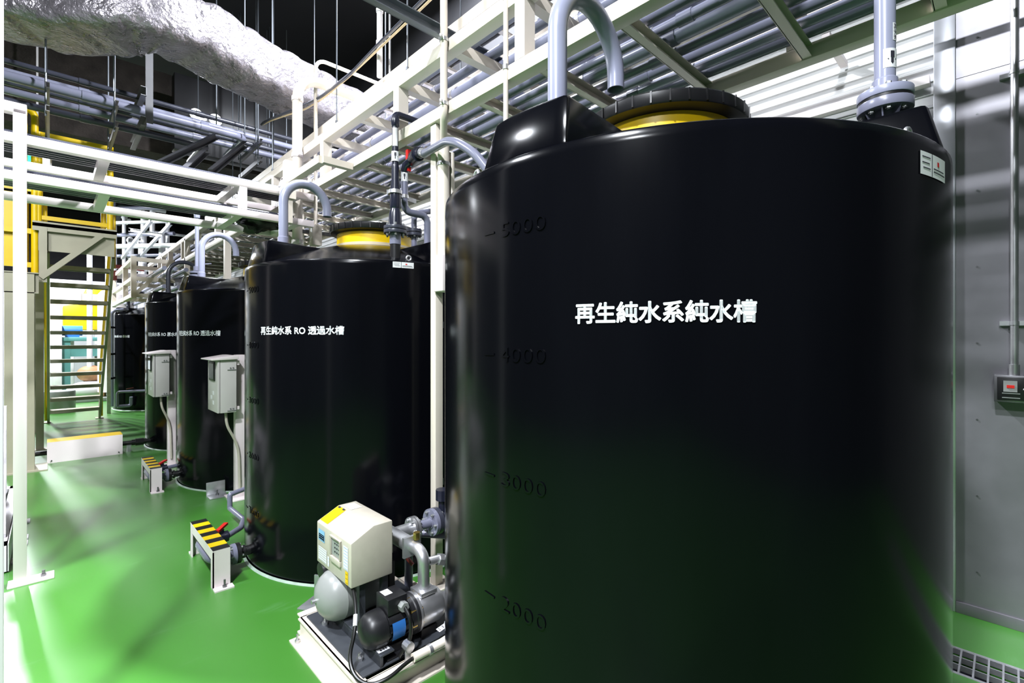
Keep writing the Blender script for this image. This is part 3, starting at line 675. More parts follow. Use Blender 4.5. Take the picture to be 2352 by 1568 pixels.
# ------------------------------------------------------------------ pipes under the ceiling on the left, running crosswise
YC = 7.0
def cross_pipe(px, py, r, xe, m, label, turn=None, y=YC):
    p = atY(px, py, y); pts = [(-3.5, y, p.z), (xe, y, p.z)]
    if turn: pts.append((xe+turn[0], y+turn[1], p.z+turn[2]))
    t = thing('ceiling_pipe', label, 'pipe', (p.x, y, p.z), 'grey pipes under the ceiling on the left')
    MB().tube(pts, r, 16, fillet=0.12).build('pipe', m, t)
    for k in range(3): xx = -0.9+1.1*k+r; MB().tube([(xx, y, p.z), (xx+0.09, y, p.z)], r+0.006, 16).build('coupling', m, t)
    return p.z
zc = []
zc.append(cross_pipe(287, 215, 0.030, 3.2, 'pvc_dark', 'uppermost dark grey pipe under the ceiling on the left', y=7.15))
zc.append(cross_pipe(287, 245, 0.050, 1.85, 'pvc_grey', 'thick lilac grey pipe under the ceiling ending in an elbow', (0.0, 0.9, 0)))
zc.append(cross_pipe(287, 258, 0.030, 3.2, 'pvc_dark', 'slim grey pipe close below the thick lilac one', y=7.2))
zc.append(cross_pipe(290, 296, 0.036, 1.36, 'pvc_dark', 'lowest grey pipe under the ceiling turning away near the slanted channels', (0.0, 0.7, 0)))
zc.append(cross_pipe(600, 320, 0.040, 3.2, 'pvc_light', 'grey pipe passing behind the thick bent cream pipe', y=7.45))
zc.append(cross_pipe(600, 352, 0.040, 3.2, 'pvc_grey', 'grey pipe just below the one behind the bent cream pipe', y=7.4))
def hanger(px, label, z0, z1, wide=True):
    p = atY(px, 200, 6.9)
    t = thing('pipe_hanger', label, 'hanger', (p.x, 6.9, z0), 'hangers of the ceiling pipes')
    for y in (6.85, 7.65): MB().tube([(p.x, y, z0-0.05), (p.x, y, 6.2)], 0.009, 8).build('rod', 'rod_steel', t)
    for z in (zc[1]-0.075, zc[3]-0.06):
        MB().channel((p.x, 6.75, z), (p.x, 7.75, z), 0.03, 0.06).build('channel', 'steel_dark', t)
    return t
hanger(105, 'rod and channel hanger of the ceiling pipes above the yellow rail', 3.86, 6)
hanger(262, 'rod and channel hanger of the ceiling pipes left of the flat strap', 3.86, 6)
hanger(590, 'rod and channel hanger of the ceiling pipes beside the bent cream pipe', 3.86, 6)
p = atY(335, 170, 6.8)
t = thing('strap_hanger', 'wide flat grey steel strap holding slanted channels under the duct', 'hanger', (p.x, 6.8, 4.0))
MB().box(p.x-0.005, p.x+0.065, 6.78, 6.80, 3.98, 5.6).build('strap', 'paint_grey', t)
for z in (4.32, 3.98):
    MB().channel((p.x+0.0, 7.75, z), (p.x+0.0, 6.76, z), 0.05, 0.10).build('bracket', 'steel_dark', t)
for i, (px, py, y, z0, z1) in enumerate(((455, 200, 8.3, 4.2, 6.2), (497, 200, 6.6, 4.1, 6.2), (548, 220, 7.7, 4.1, 6.2), (562, 220, 6.9, 4.2, 6.2), (588, 220, 7.1, 4.0, 6.2), (613, 240, 7.8, 4.1, 6.2), (628, 240, 6.6, 3.9, 6.2), (658, 300, 7.6, 4.1, 6.2))):
    p = atY(px, py, y)
    solo('threaded_rod', MB().tube([(p.x, y, z0), (p.x, y, z1)], 0.0075, 8), 'rod_steel', 'thin threaded rod hanging from the black ceiling behind the foil duct', 'rod', 'threaded rods behind the foil duct')
# dark sheet duct further back with added twin lamp as its glint
p0 = atY(400, 185, 8.3)
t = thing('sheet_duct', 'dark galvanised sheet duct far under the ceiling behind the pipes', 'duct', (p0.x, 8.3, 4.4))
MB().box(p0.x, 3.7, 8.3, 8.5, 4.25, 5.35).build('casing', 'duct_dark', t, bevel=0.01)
p = atY(470, 268, 8.1)
t = thing('glint_lamp', 'small glowing twin lamp added as the glint on the dark sheet duct', 'light', tuple(p))
for dx in (-0.10, 0.14):
    h = MB().lathe((p.x+dx, p.y, p.z), [(0.03, 0.10), (0.07, 0.09), (0.085, 0.0), (0.075, 0.0), (0.0, 0.012)], 20, 'y').build('glint_head', 'white', t)
    MB().sphere((p.x+dx, p.y-0.02, p.z), 0.055, 14, 8).build('glint_bulb', 'glint_glow', t)
MB().bar((p.x-0.12, p.y+0.11, p.z), (p.x+0.16, p.y+0.11, p.z), 0.05, 0.05).bar((p.x, p.y+0.11, p.z), (p.x, p.y+0.2, p.z), 0.04, 0.04).build('bracket', 'steel', t)

# ------------------------------------------------------------------ pipe bridge across the aisle
BY0, BY1 = 4.30, 4.93
br = thing('pipe_bridge', 'white two level pipe bridge crossing the aisle to the tank rack', 'pipe rack', (-0.13, BY0, 0))
for y in (BY0, BY1):
    for z in (2.78, 2.545):
        MB().bar((-2.2, y, z), (1.685, y, z), 0.055, 0.055).build('beam', 'cream_white', br, bevel=0.003)
for x in (-1.25, -0.5, 0.27, 1.10, 1.55):
    for z in (2.78, 2.545):
        MB().bar((x, BY0+0.028, z), (x, BY1-0.028, z), 0.06, 0.05).build('cross_beam', 'cream_white', br)
for x in (1.12,):
    for y in (BY0, BY1): MB().bar((x, y, 2.573), (x, y, 2.752), 0.055, 0.055).build('strut', 'cream_white', br)
MB().bar((-0.135, BY0, 0.012), (-0.135, BY0, 2.96), 0.06, 0.06).build('post', 'cream_white', br, bevel=0.003)
b_ = MB().box(-0.19, 0.02, BY0-0.06, BY0+0.06, 0.0, 0.012).build('base_plate', 'cream_white', br, bevel=0.002)
MB().tube([(-0.03, BY0, 0.012), (-0.03, BY0, 0.05)], 0.008, 8).tube([(-0.03, BY0, 0.012), (-0.03, BY0, 0.028)], 0.014, 6).build('anchor_bolt', 'steel_dark', b_)
MB().bar((-2.2, BY0, 2.965), (-0.105, BY0, 2.965), 0.06, 0.065).build('top_beam', 'cream_white', br, bevel=0.004)
i = 0
for z, n in ((2.78, 8), (2.545, 7)):
    for k in range(n):
        y = BY0+0.070+k*0.36/(n-1); r = [0.020, 0.023, 0.018, 0.023, 0.020, 0.023, 0.018, 0.02][k]
        pos = ordw[k]
        t = solo('bridge_pipe', MB().tube([(-2.2, y, z+0.027+r), (1.54, y, z+0.027+r)], r, 12), 'pvc_dark', pos+' dark pipe from the camera side on the '+('upper' if z > 2.7 else 'lower')+' level of the white bridge', 'pipe', 'dark pipes lying on the white pipe bridge')
# diagonal tie and small clutter of fittings by the end of the bridge
t = thing('black_sheet', 'crumpled black plastic sheet wrapped under the end of the white bridge', 'sheet', (1.2, 4.7, 2.4))
mb = MB(); rnd = random.Random(5); c = atY(588, 512, 4.75); nu, nv = 22, 10
for j in range(nv+1):
    tt = -PI/2+PI*j/nv
    for k in range(nu):
        a = 2*PI*k/nu; q = 1+0.22*math.sin(3*a+j)+rnd.uniform(-0.15, 0.15)
        mb.v.append(c+Vector((0.17*math.cos(tt)*math.cos(a)*q, 0.16*math.cos(tt)*math.sin(a)*q, 0.075*math.sin(tt)*q+0.02*math.cos(2*a))))
for j in range(nv):
    for k in range(nu): mb.f.append((j*nu+k, j*nu+(k+1) % nu, (j+1)*nu+(k+1) % nu, (j+1)*nu+k))
mb.build('sheet', 'tarp', t, sharp=50)
MB().bar(c+Vector((0.05, 0, -0.02)), c+Vector((0.9, 0.1, 0.02)), 0.05, 0.03).build('edge_bar', 'black', t)
# short olive channels above the bridge near the pipe elbows
for i, (a_, b_2, y) in enumerate((((365, 375), (495, 312), 6.3), ((420, 390), (470, 345), 6.0), ((480, 395), (560, 330), 6.2))):
    p, q = atY(*a_, y), atY(*b_2, y+0.6)
    solo('slanted_channel', MB().channel(p, q, 0.05, 0.07), 'paint_grey', ['longest', 'middle', 'rightmost'][i]+' slanted grey channel over the pipe bridge below the ceiling pipes', 'channel', None)
# members tying bridge and rack
p, q = Vector((1.55, 4.32, 2.80)), Vector((1.55, 3.2, 2.80))
solo('tie_beam', MB().bar((1.46, BY0+0.05, 2.865), (1.46, 3.55, 2.865), 0.055, 0.055).bar((1.46, 3.55, 2.865), (X1-0.04, 3.55, 2.865), 0.05, 0.05), 'cream', 'short cream beam tying the bridge to the tank rack', 'beam')
p = atY(661, 400, 4.2)
solo('tie_post', MB().bar((p.x, 4.2, 2.50), (p.x, 4.2, 3.02), 0.06, 0.06).box(p.x-0.05, p.x+0.05, 4.15, 4.25, 2.7, 2.8), 'cream', 'short cream upright left of the thick bent pipe', 'post')
# ------------------------------------------------------------------ pump set
t = thing('pump_unit', 'pump set with cream control box on a dark plate between the two nearest tanks', 'pump', (1.0, 2.2, 0))
X0, X9, Y0, Y9 = 0.93, 1.50, 1.87, 2.53
fb = MB()
fb.box(X0-0.004, X0+0.004, Y0, Y9, 0.0, 0.10).box(X0-0.014, X0+0.03, Y0, Y9, 0.092, 0.10)
fb.channel((X9, Y0, 0.05), (X9, Y9, 0.05), 0.05, 0.10, 0.008)
fb.channel((X0, Y0, 0.05), (1.44, Y0, 0.05), 0.05, 0.10, 0.008).channel((X9, Y9, 0.05), (X0, Y9, 0.05), 0.05, 0.10, 0.008)
fb.box(X0-0.058, X0+0.0, Y0, Y9, 0.0, 0.008)
fr = fb.build('base_frame', 'cream', t)
for (x, y) in ((X0-0.036, Y9-0.05), (X0-0.036, Y0+0.06)):
    MB().tube([(x, y, 0.0), (x, y, 0.05)], 0.006, 8).tube([(x, y, 0.008), (x, y, 0.024)], 0.012, 6).build('anchor_bolt', 'steel', fr)
pl = MB().box(X0+0.02, X9-0.02, Y0+0.02, Y9-0.02, 0.10, 0.108).box(X0+0.10, X0+0.115, Y0+0.02, Y9-0.02, 0.108, 0.15).box(X0+0.10, X0+0.17, Y0+0.02, Y9-0.02, 0.15, 0.158).build('base_plate', 'plate_grey', t, bevel=0.002, label='dark grey steel base plate')
for y in (Y0+0.13, Y0+0.5): MB().tube([(X0+0.06, y, 0.108), (X0+0.06, y, 0.122)], 0.016, 6).tube([(X0+0.06, y, 0.11), (X0+0.06, y, 0.14)], 0.007, 8).build('bolt', 'steel', pl)
def label_strip(o, ux, uy, parent, n=9, name='label_strip'):
    o, ux, uy = Vector(o), Vector(ux), Vector(uy); nn = ux.cross(uy).normalized()*0.001
    l = MB().add([o, o+ux, o+ux+uy, o+uy], [(0, 1, 2, 3)]).build(name, 'paper', parent, label='white strip label')
    mb = MB(); rnd = random.Random(n)
    for k in range(n):
        u = (k+0.5)/n
        for v in (0.25, 0.5, 0.72):
            if rnd.random() < 0.8:
                a = o+ux*(u-0.3/n)+uy*v+nn; mb.add([a, a+ux*0.55/n, a+ux*0.55/n+uy*0.1, a+uy*0.1], [(0, 1, 2, 3)])
        a = o+ux*(u-0.05/n)+uy*0.2+nn; mb.add([a, a+ux*0.12/n, a+ux*0.12/n+uy*0.6, a+uy*0.6], [(0, 1, 2, 3)])
    mb.build('print', 'ink', l)
label_strip((X0+0.104, Y0+0.26, 0.1595), (0, -0.22, 0), (0.055, 0, 0), pl, 9)
label_strip((X0+0.104, Y9-0.04, 0.1595), (0, -0.13, 0), (0.055, 0, 0), pl, 6)
# control box
BX0, BX1, BYa, BYb = 1.0, 1.215, 2.107, 2.50
pf = [(BX0, 0.378), (BX0, 0.586), (BX0+0.115, 0.641), (BX1, 0.641), (BX1, 0.378)]
cb = MB().prism([(x, BYa, z) for x, z in pf], (0, BYb-BYa, 0)).build('control_box', 'box_cream', t, bevel=0.006, label='cream control box with sloping top')
# recessed display on the aisle face
dy0, dy1, dz0, dz1 = 2.215, 2.315, 0.475, 0.565
rc = MB(); e = 0.0012; X_ = BX0-e
rc.add([(X_, dy0, dz0), (X_, dy1, dz0), (X_, dy1, dz1), (X_, dy0, dz1)], [(0, 1, 2, 3)])
ds = rc.build('display', 'vessel_grey', cb, label='grey display window')
mb = MB(); X_ = BX0-0.010
for a_ in ((dy0-0.008, dy1+0.008, dz0-0.03, dz0-0.003), (dy0-0.008, dy1+0.008, dz1, dz1+0.005), (dy0-0.008, dy0, dz0, dz1), (dy1, dy1+0.008, dz0, dz1)): mb.box(X_, BX0, a_[0], a_[1], a_[2], a_[3])
mb.build('display_frame', 'box_cream', cb, bevel=0.002)
mb = MB()
for k in range(3):
    for j in range(3): mb.box(BX0-0.0025, BX0-0.001, dy0+0.012+0.022*k, dy0+0.024+0.022*k, dz0+0.02+0.02*j, dz0+0.026+0.02*j)
mb.build('display_marks', 'ink', cb)
def face_label(y0, y1, z0, z1, m, lines=0, hd=None):
    X_ = BX0-0.0015; l = MB().add([(X_, y0, z0), (X_, y1, z0), (X_, y1, z1), (X_, y0, z1)], [(0, 1, 2, 3)]).build('panel_label', m, cb)
    if lines:
        mb = MB(); X_ -= 0.0008
        for k in range(lines):
            z = z1-(z1-z0)*(k+0.7)/lines; mb.add([(X_, y0+0.004, z), (X_, y1-0.006, z), (X_, y1-0.006, z+0.002), (X_, y0+0.004, z+0.002)], [(0, 1, 2, 3)])
        mb.build('print', hd or 'sky_blue', cb)
face_label(2.40, 2.475, 0.50, 0.558, 'sky_blue'); face_label(2.405, 2.47, 0.505, 0.535, 'paper', 3)
face_label(2.375, 2.475, 0.40, 0.47, 'paper', 6, 'vessel_grey'); face_label(2.345, 2.365, 0.40, 0.45, 'paper', 3)
face_label(2.135, 2.185, 0.45, 0.56, 'paper', 8, 'sky_blue'); face_label(2.135, 2.165, 0.385, 0.445, 'yellow', 3, 'ink')
def slope(u, y, d=0.0015):
    x = BX0+0.115*u; z = 0.586+0.055*u; n = Vector((-0.055, 0, 0.115)).normalized(); return Vector((x, y, z))+n*d
MB().add([slope(0.12, 2.40), slope(0.12, 2.49), slope(0.98, 2.49), slope(0.98, 2.40)], [(0, 1, 2, 3)]).build('warning_label', 'yellow', cb, label='yellow warning label')
mb = MB()
for y in (2.405, 2.455): mb.add([slope(0.9, y, 0.0024), slope(0.9, y+0.025, 0.0024), slope(0.98, y+0.025, 0.0024), slope(0.98, y, 0.0024)], [(0, 1, 2, 3)])
mb.build('print', 'ink', cb)
MB().add([(1.13, 2.38, 0.6425), (1.19, 2.38, 0.6425), (1.19, 2.47, 0.6425), (1.13, 2.47, 0.6425)], [(0, 1, 2, 3)]).build('top_label', 'paper', cb)
MB().box(BX1, BX1+0.012, BYa+0.02, BYa+0.03, 0.47, 0.57).build('side_latch', 'box_cream', cb)
# pressure vessel lying along X
MB().lathe((0.0, 2.33, 0.262), [(0.0, 0.93), (0.03, 0.932), (0.07, 0.945), (0.10, 0.97), (0.117, 1.0), (0.122, 1.03), (0.124, 1.035), (0.122, 1.04), (0.122, 1.22), (0.11, 1.27), (0.07, 1.30), (0.0, 1.31)], 40, 'x').build('pressure_vessel', 'vessel_grey', t, label='grey domed pressure vessel')
MB().tube([(0.91, 2.34, 0.26), (0.935, 2.34, 0.26)], 0.010, 10).build('vessel_valve', 'steel', t)
MB().box(1.03, 1.06, 2.24, 2.42, 0.108, 0.15).box(1.18, 1.21, 2.24, 2.42, 0.108, 0.15).build('vessel_saddle', 'plate_grey', t)
MB().lathe((0.0, 2.47, 0.335), [(0.0, 1.0), (0.04, 1.005), (0.058, 1.03), (0.062, 1.06), (0.062, 1.2), (0, 1.2)], 28, 'x').build('rear_motor', 'motor_black', t, label='black rear motor')
# uprights carrying the control box
up = MB()
for y in (2.15, 2.46):
    up.bar((1.07, y, 0.108), (1.07, y, 0.378), 0.03, 0.03).bar((1.19, y, 0.108), (1.19, y, 0.378), 0.03, 0.03).box(1.03, 1.10, y-0.035, y+0.035, 0.108, 0.114)
up.bar((1.07, 2.15, 0.37), (1.07, 2.46, 0.37), 0.03, 0.02).build('box_stand', 'plate_grey', t)
# electric motor
my, mz = 1.985, 0.225
mo = MB().lathe((0.0, my, mz), [(0.0, 0.985), (0.03, 0.987), (0.06, 1.0), (0.076, 1.025), (0.080, 1.05), (0.080, 1.085), (0.074, 1.09), (0.074, 1.20), (0.088, 1.205), (0.088, 1.225), (0.092, 1.23), (0.092, 1.245), (0, 1.245)], 40, 'x').build('motor', 'motor_black', t, label='black electric motor')
mb = MB()
for k in range(14):
    a = 2*PI*k/14
    if 0.9 < a < 2.4: continue
    c, s_ = math.cos(a), math.sin(a); mb.bar((1.09, my+0.077*c, mz+0.077*s_), (1.20, my+0.077*c, mz+0.077*s_), 0.004, 0.010, (0, c, s_))
mb.build('cooling_fin', 'motor_black', mo)
tb = MB().box(1.09, 1.19, my-0.055, my+0.055, mz+0.06, mz+0.135).build('terminal_box', 'motor_black', mo, bevel=0.005)
MB().add([(1.10, my-0.01, mz+0.1365), (1.14, my-0.01, mz+0.1365), (1.14, my+0.04, mz+0.1365), (1.10, my+0.04, mz+0.1365)], [(0, 1, 2, 3)]).build('label_plate', 'paper', tb)
MB().tube([(1.16, my-0.055, mz+0.09), (1.16, my-0.085, mz+0.09)], 0.022, 6).build('cable_gland', 'vessel_grey', tb)
a0_, a1_ = -0.45, 0.10; n = 8; mb = MB(); vs = []
for k in range(n+1):
    a = -2.75-(-2.75+2.0)*k/n
    for xx in (1.10, 1.165): vs.append((xx, my+0.0835*math.cos(a), mz+0.0835*math.sin(a)+0.0))
a_l = MB(); vs = []
for k in range(n+1):
    a = PI+0.55-1.0*k/n
    for xx in (1.10, 1.165): vs.append((xx, my+0.0835*math.cos(a), mz+0.0835*math.sin(a)))
a_l.add(vs, [(2*k, 2*k+1, 2*k+3, 2*k+2) for k in range(n)]).build('name_plate', 'blue', mo, label='blue name plate')
MB().box(1.08, 1.20, my-0.06, my+0.06, 0.108, mz-0.07).box(1.07, 1.21, my-0.085, my+0.085, 0.108, 0.118).build('motor_foot', 'motor_black', t)
# stainless pump casing
pc = MB().lathe((0.0, my, mz), [(0.0, 1.245), (0.092, 1.245), (0.092, 1.257), (0.080, 1.258), (0.082, 1.27), (0.082, 1.37), (0.074, 1.39), (0.0, 1.39)], 40, 'x').build('pump_casing', 'steel', t, label='stainless pump casing')
for k in range(8):
    a = 2*PI*k/8+0.2; MB().tube([(1.20, my+0.083*math.cos(a), mz+0.083*math.sin(a)), (1.262, my+0.083*math.cos(a), mz+0.083*math.sin(a))], 0.006, 6).build('casing_bolt', 'brass', pc)
MB().box(1.27, 1.36, my-0.05, my+0.05, mz+0.075, mz+0.095).build('outlet_flange', 'steel', pc, bevel=0.003)
MB().tube([(1.39, my, mz), (1.50, my, mz)], 0.030, 18).tube([(1.40, my, mz), (1.43, my, mz)], 0.040, 6).build('inlet_pipe', 'steel', pc)
MB().box(1.27, 1.36, my-0.05, my+0.05, 0.108, mz-0.075).build('casing_foot', 'motor_black', t)
# discharge pipework
MB().tube([(1.315, my, mz+0.09), (1.315, my, 0.49), (1.315, 2.10, 0.49)], 0.029, 20, fillet=0.06, seg=10).build('discharge_pipe', 'steel', t, label='stainless discharge pipe')
mf = MB().tube([(1.315, 2.09, 0.49), (1.315, 2.50, 0.49)], 0.038, 20).box(1.265, 1.365, 2.085, 2.10, 0.44, 0.54).build('manifold', 'galv', t, label='silver manifold pipe')
MB().tube([(1.33, 2.07, 0.525), (1.33, 2.07, 0.56)], 0.018, 6).build('plug', 'brass', mf, label='brass plug')
MB().tube([(1.34, 2.0, 0.43), (1.41, 1.985, 0.43)], 0.020, 12).tube([(1.40, 1.985, 0.43), (1.43, 1.98, 0.42)], 0.03, 6).build('flow_switch', 'steel', t)
MB().tube([(1.315, 2.28, 0.49), (1.43, 2.28, 0.49)], 0.034, 20).build('branch', 'galv', mf)
f1 = MB()
for x in (1.432, 1.452): flange(f1, (x, 2.28, 0.49), (1, 0, 0), 0.062, 0.014)
f1.build('flange', 'steel', mf); bolts((1.442, 2.28, 0.49), (1, 0, 0), 0.048, 6, 0.06, mf, 0.008)
MB().box(1.24, 1.27, 2.18, 2.26, 0.25, 0.40).build('pressure_sensor', 'black', t)
MB().tube([(1.33, 2.16, 0.40), (1.345, 2.13, 0.37)], 0.010, 10).build('small_valve', 'rust_red', t, label='rust red small valve')
MB().tube([(1.02, 2.14, 0.378), (1.00, 2.06, 0.33), (0.965, 1.99, 0.26), (0.92, 1.96, 0.17), (0.915, 1.90, 0.12), (0.95, 1.83, 0.10), (1.03, 1.80, 0.115), (1.10, 1.815, 0.125), (1.16, 1.82, 0.13)], 0.0085, 10, fillet=0.06).build('power_cable', 'cable_black', t, label='black looping power cable')
MB().tube([(0.985, 2.03, 0.30), (0.968, 2.0, 0.268)], 0.0095, 10).build('cable_marker', 'paper', t)
MB().tube([(1.16, my-0.08, mz+0.09), (1.165, my-0.125, mz+0.05), (1.165, my-0.12, mz-0.04), (1.12, my-0.10, 0.12)], 0.009, 10, fillet=0.03).build('motor_cable', 'cable_black', t)
for xx in (1.15, 1.38):
    MB().bar((xx, 1.86, 0.10), (xx, 1.86, 0.17), 0.03, 0.006, (0, 1, 0)).tube([(xx, 1.84, 0.165), (xx, 1.88, 0.165)], 0.022, 10).build('pipe_support', 'steel', t)
t = thing('flexible_conduit', 'cream flexible conduit with steel clips along the front edge of the pump base', 'conduit', (1.17, 1.815, 0.13))
MB().tube([(1.15, 1.82, 0.13), (1.30, 1.815, 0.132), (1.44, 1.81, 0.15)], 0.019, 16, inner=None).build('hose', 'cream', t)
for x in (1.235, 1.36): MB().tube([(x-0.008, 1.817, 0.131), (x+0.008, 1.817, 0.131)], 0.023, 16).bar((x, 1.817, 0.15), (x, 1.85, 0.104), 0.015, 0.004).build('clip', 'steel', t)
label_strip((1.31, 1.845, 0.165), (0.12, -0.0, 0.02), (0, 0.03, 0.0), t, 6)
# delivery pipe beyond the unit
t = thing('delivery_pipe', 'blue grey flanged pipe with black valve leaving the pump behind the cream post', 'pipe', (1.6, 2.28, 0.4))
MB().tube([(1.459, 2.28, 0.49), (1.55, 2.28, 0.49)], 0.026, 18).tube([(1.55, 2.28, 0.49), (1.66, 2.28, 0.49)], 0.033, 18).build('pipe', 'pvc_grey', t)
f1 = MB(); flange(f1, (1.565, 2.28, 0.49), (1, 0, 0), 0.075, 0.022); f1.build('flange', 'pvc_grey', t); f1 = MB(); flange(f1, (1.592, 2.28, 0.49), (1, 0, 0), 0.075, 0.024); f1.build('flange', 'pvc_dark', t)
bolts((1.578, 2.28, 0.49), (1, 0, 0), 0.058, 6, 0.08, t, 0.009)
MB().tube([(1.60, 2.28, 0.49), (1.68, 2.28, 0.49)], 0.05, 18).tube([(1.64, 2.28, 0.53), (1.64, 2.28, 0.64)], 0.024, 14).tube([(1.64, 2.28, 0.60), (1.64, 2.28, 0.66)], 0.040, 10).build('valve', 'pvc_navy', t, label='black valve with knob')
MB().tube([(1.50, 2.42, 0.0), (1.50, 2.42, 0.41), (1.75, 2.20, 0.38)], 0.024, 14, fillet=0.05).build('side_pipe', 'pvc_grey', t)

# ------------------------------------------------------------------ striped guards over the drain valves
def guard(label, gx, gy, L_=0.65, h=0.235):
    t = thing('pipe_guard', label, 'guard', (gx, gy, 0), 'striped steel pipe guards')
    w_ = 0.095; y1 = gy+L_
    MB().box(gx-w_/2, gx+w_/2, gy, y1, h-0.008, h).box(gx-w_/2, gx-w_/2+0.007, gy, y1, h-0.062, h-0.008).build('top_rail', 'cream_white', t)
    for y, s_ in ((gy, 1), (y1, -1)):
        ya, yb = (y, y+0.007) if s_ > 0 else (y-0.007, y)
        MB().box(gx-w_/2, gx+w_/2, ya, yb, 0.0, h-0.008).box(gx-w_/2, gx-w_/2+0.007, min(y, y+s_*0.05), max(y, y+s_*0.05), 0.0, h-0.062).build('leg', 'cream_white', t)
        ft = MB().box(gx-w_/2, gx+w_/2+0.01, y-0.055 if s_ > 0 else y, y if s_ > 0 else y+0.055, 0, 0.009).build('foot', 'cream_white', t)
        yy = y-0.028*s_; MB().tube([(gx+0.01, yy, 0.0), (gx+0.01, yy, 0.055)], 0.006, 8).tube([(gx+0.01, yy, 0.009), (gx+0.01, yy, 0.022)], 0.012, 6).build('anchor_bolt', 'steel_dark', ft)
    n = 9; st = y = None
    for k in range(n):
        a, b = gy+L_*k/n, gy+L_*(k+1)/n
        MB().add([(gx-w_/2, a, h+0.0012), (gx+w_/2, a, h+0.0012), (gx+w_/2, b, h+0.0012), (gx-w_/2, b, h+0.0012)], [(0, 1, 2, 3)]).build('stripe', 'black' if k % 2 == 0 else 'yellow', t, label='black stripe' if k % 2 == 0 else 'yellow stripe')
guard('black and yellow striped guard over the drain of the second tank', 0.762, 3.37)
guard('black and yellow striped guard over the drain of the third tank', 0.762, 5.90)
# drain pipes
def drain(dy, label, Yc):
    t = thing('drain_pipe', label, 'pipe', (0.9, Yc, 0), 'tank drain pipes under the guards')
    z = 0.103; xt = 1.9-0.926
    MB().tube([(xt+0.01, Yc, z), (xt-0.06, Yc, z)], 0.032, 16).tube([(xt-0.03, Yc, z), (xt-0.045, Yc, z)], 0.042, 16).build('stub', 'black', t, label='black outlet stub')
    f1 = MB(); flange(f1, (xt-0.072, Yc, z), (1, 0, 0), 0.066, 0.022); f1.build('flange', 'lid_black', t)
    f1 = MB(); flange(f1, (xt-0.098, Yc, z), (1, 0, 0), 0.066, 0.024); f1.build('flange', 'pvc_grey', t)
    bolts((xt-0.085, Yc, z), (1, 0, 0), 0.052, 6, 0.075, t, 0.008)
    MB().tube([(xt-0.10, Yc, z), (0.752, Yc, z), (0.752, Yc+0.36, z), (0.85, Yc+0.36, z)], 0.032, 18, fillet=0.06).build('elbow_pipe', 'pvc_grey', t)
    v = MB().tube([(0.845, Yc+0.36, z), (0.93, Yc+0.36, z)], 0.038, 16).tube([(0.885, Yc+0.36, z), (0.885, Yc+0.36, z+0.055)], 0.02, 12).build('valve_body', 'pvc_navy', t, label='black valve body')
    MB().bar((0.855, Yc+0.33, z+0.06), (0.93, Yc+0.41, z+0.075), 0.028, 0.016).build('handle', 'red', v, label='red valve handle')
    if dy == 0:
        MB().tube([(0.93, Yc+0.36, z), (1.04, Yc+0.46, z), (1.10, Yc+0.62, z), (1.09, Yc+0.98, z), (1.09, Yc+0.98, z+0.115), (1.28, Yc+1.05, z+0.13)], 0.020, 14, fillet=0.012).build('drain_line', 'pvc_grey', t)
    else:
        MB().tube([(0.93, Yc+0.36, z), (1.06, Yc+0.40, z), (1.10, Yc+0.5, z)], 0.020, 14, fillet=0.03).build('drain_line', 'pvc_grey', t)
drain(0, 'grey drain pipe with red handle at the foot of the second tank', TY[1])
drain(1, 'grey drain pipe with red handle at the foot of the third tank', TY[2])

# ------------------------------------------------------------------ tank anchor brackets
def bracket(label, x, y, rz):
    mb = MB().box(x-0.08, x+0.08, y-0.006, y+0.004, 0, 0.13, rz, (x, y, 0)).box(x-0.08, x+0.08, y-0.15, y, 0.0, 0.01, rz, (x, y, 0))
    if rz: 
        pass
    t = thing('anchor_bracket', label, 'bracket', (x, y, 0), 'steel angle brackets at the tank feet')
    mb.build('angle', 'galv', t, bevel=0.002)
    q = Vector((x, y, 0)) + Matrix.Rotation(rz, 3, 'Z') @ Vector((0, -0.06, 0)); MB().tube([(q.x, q.y, 0), (q.x, q.y, 0.06)], 0.007, 8).tube([(q.x, q.y, 0.01), (q.x, q.y, 0.026)], 0.014, 6).build('bolt', 'steel_dark', t)
bracket('galvanised angle bracket at foot of third tank beside the cabinet post', 1.17, 5.40, 0.0)
bracket('galvanised angle bracket at foot of second tank behind the pump', 1.175, 2.80, -1.05)

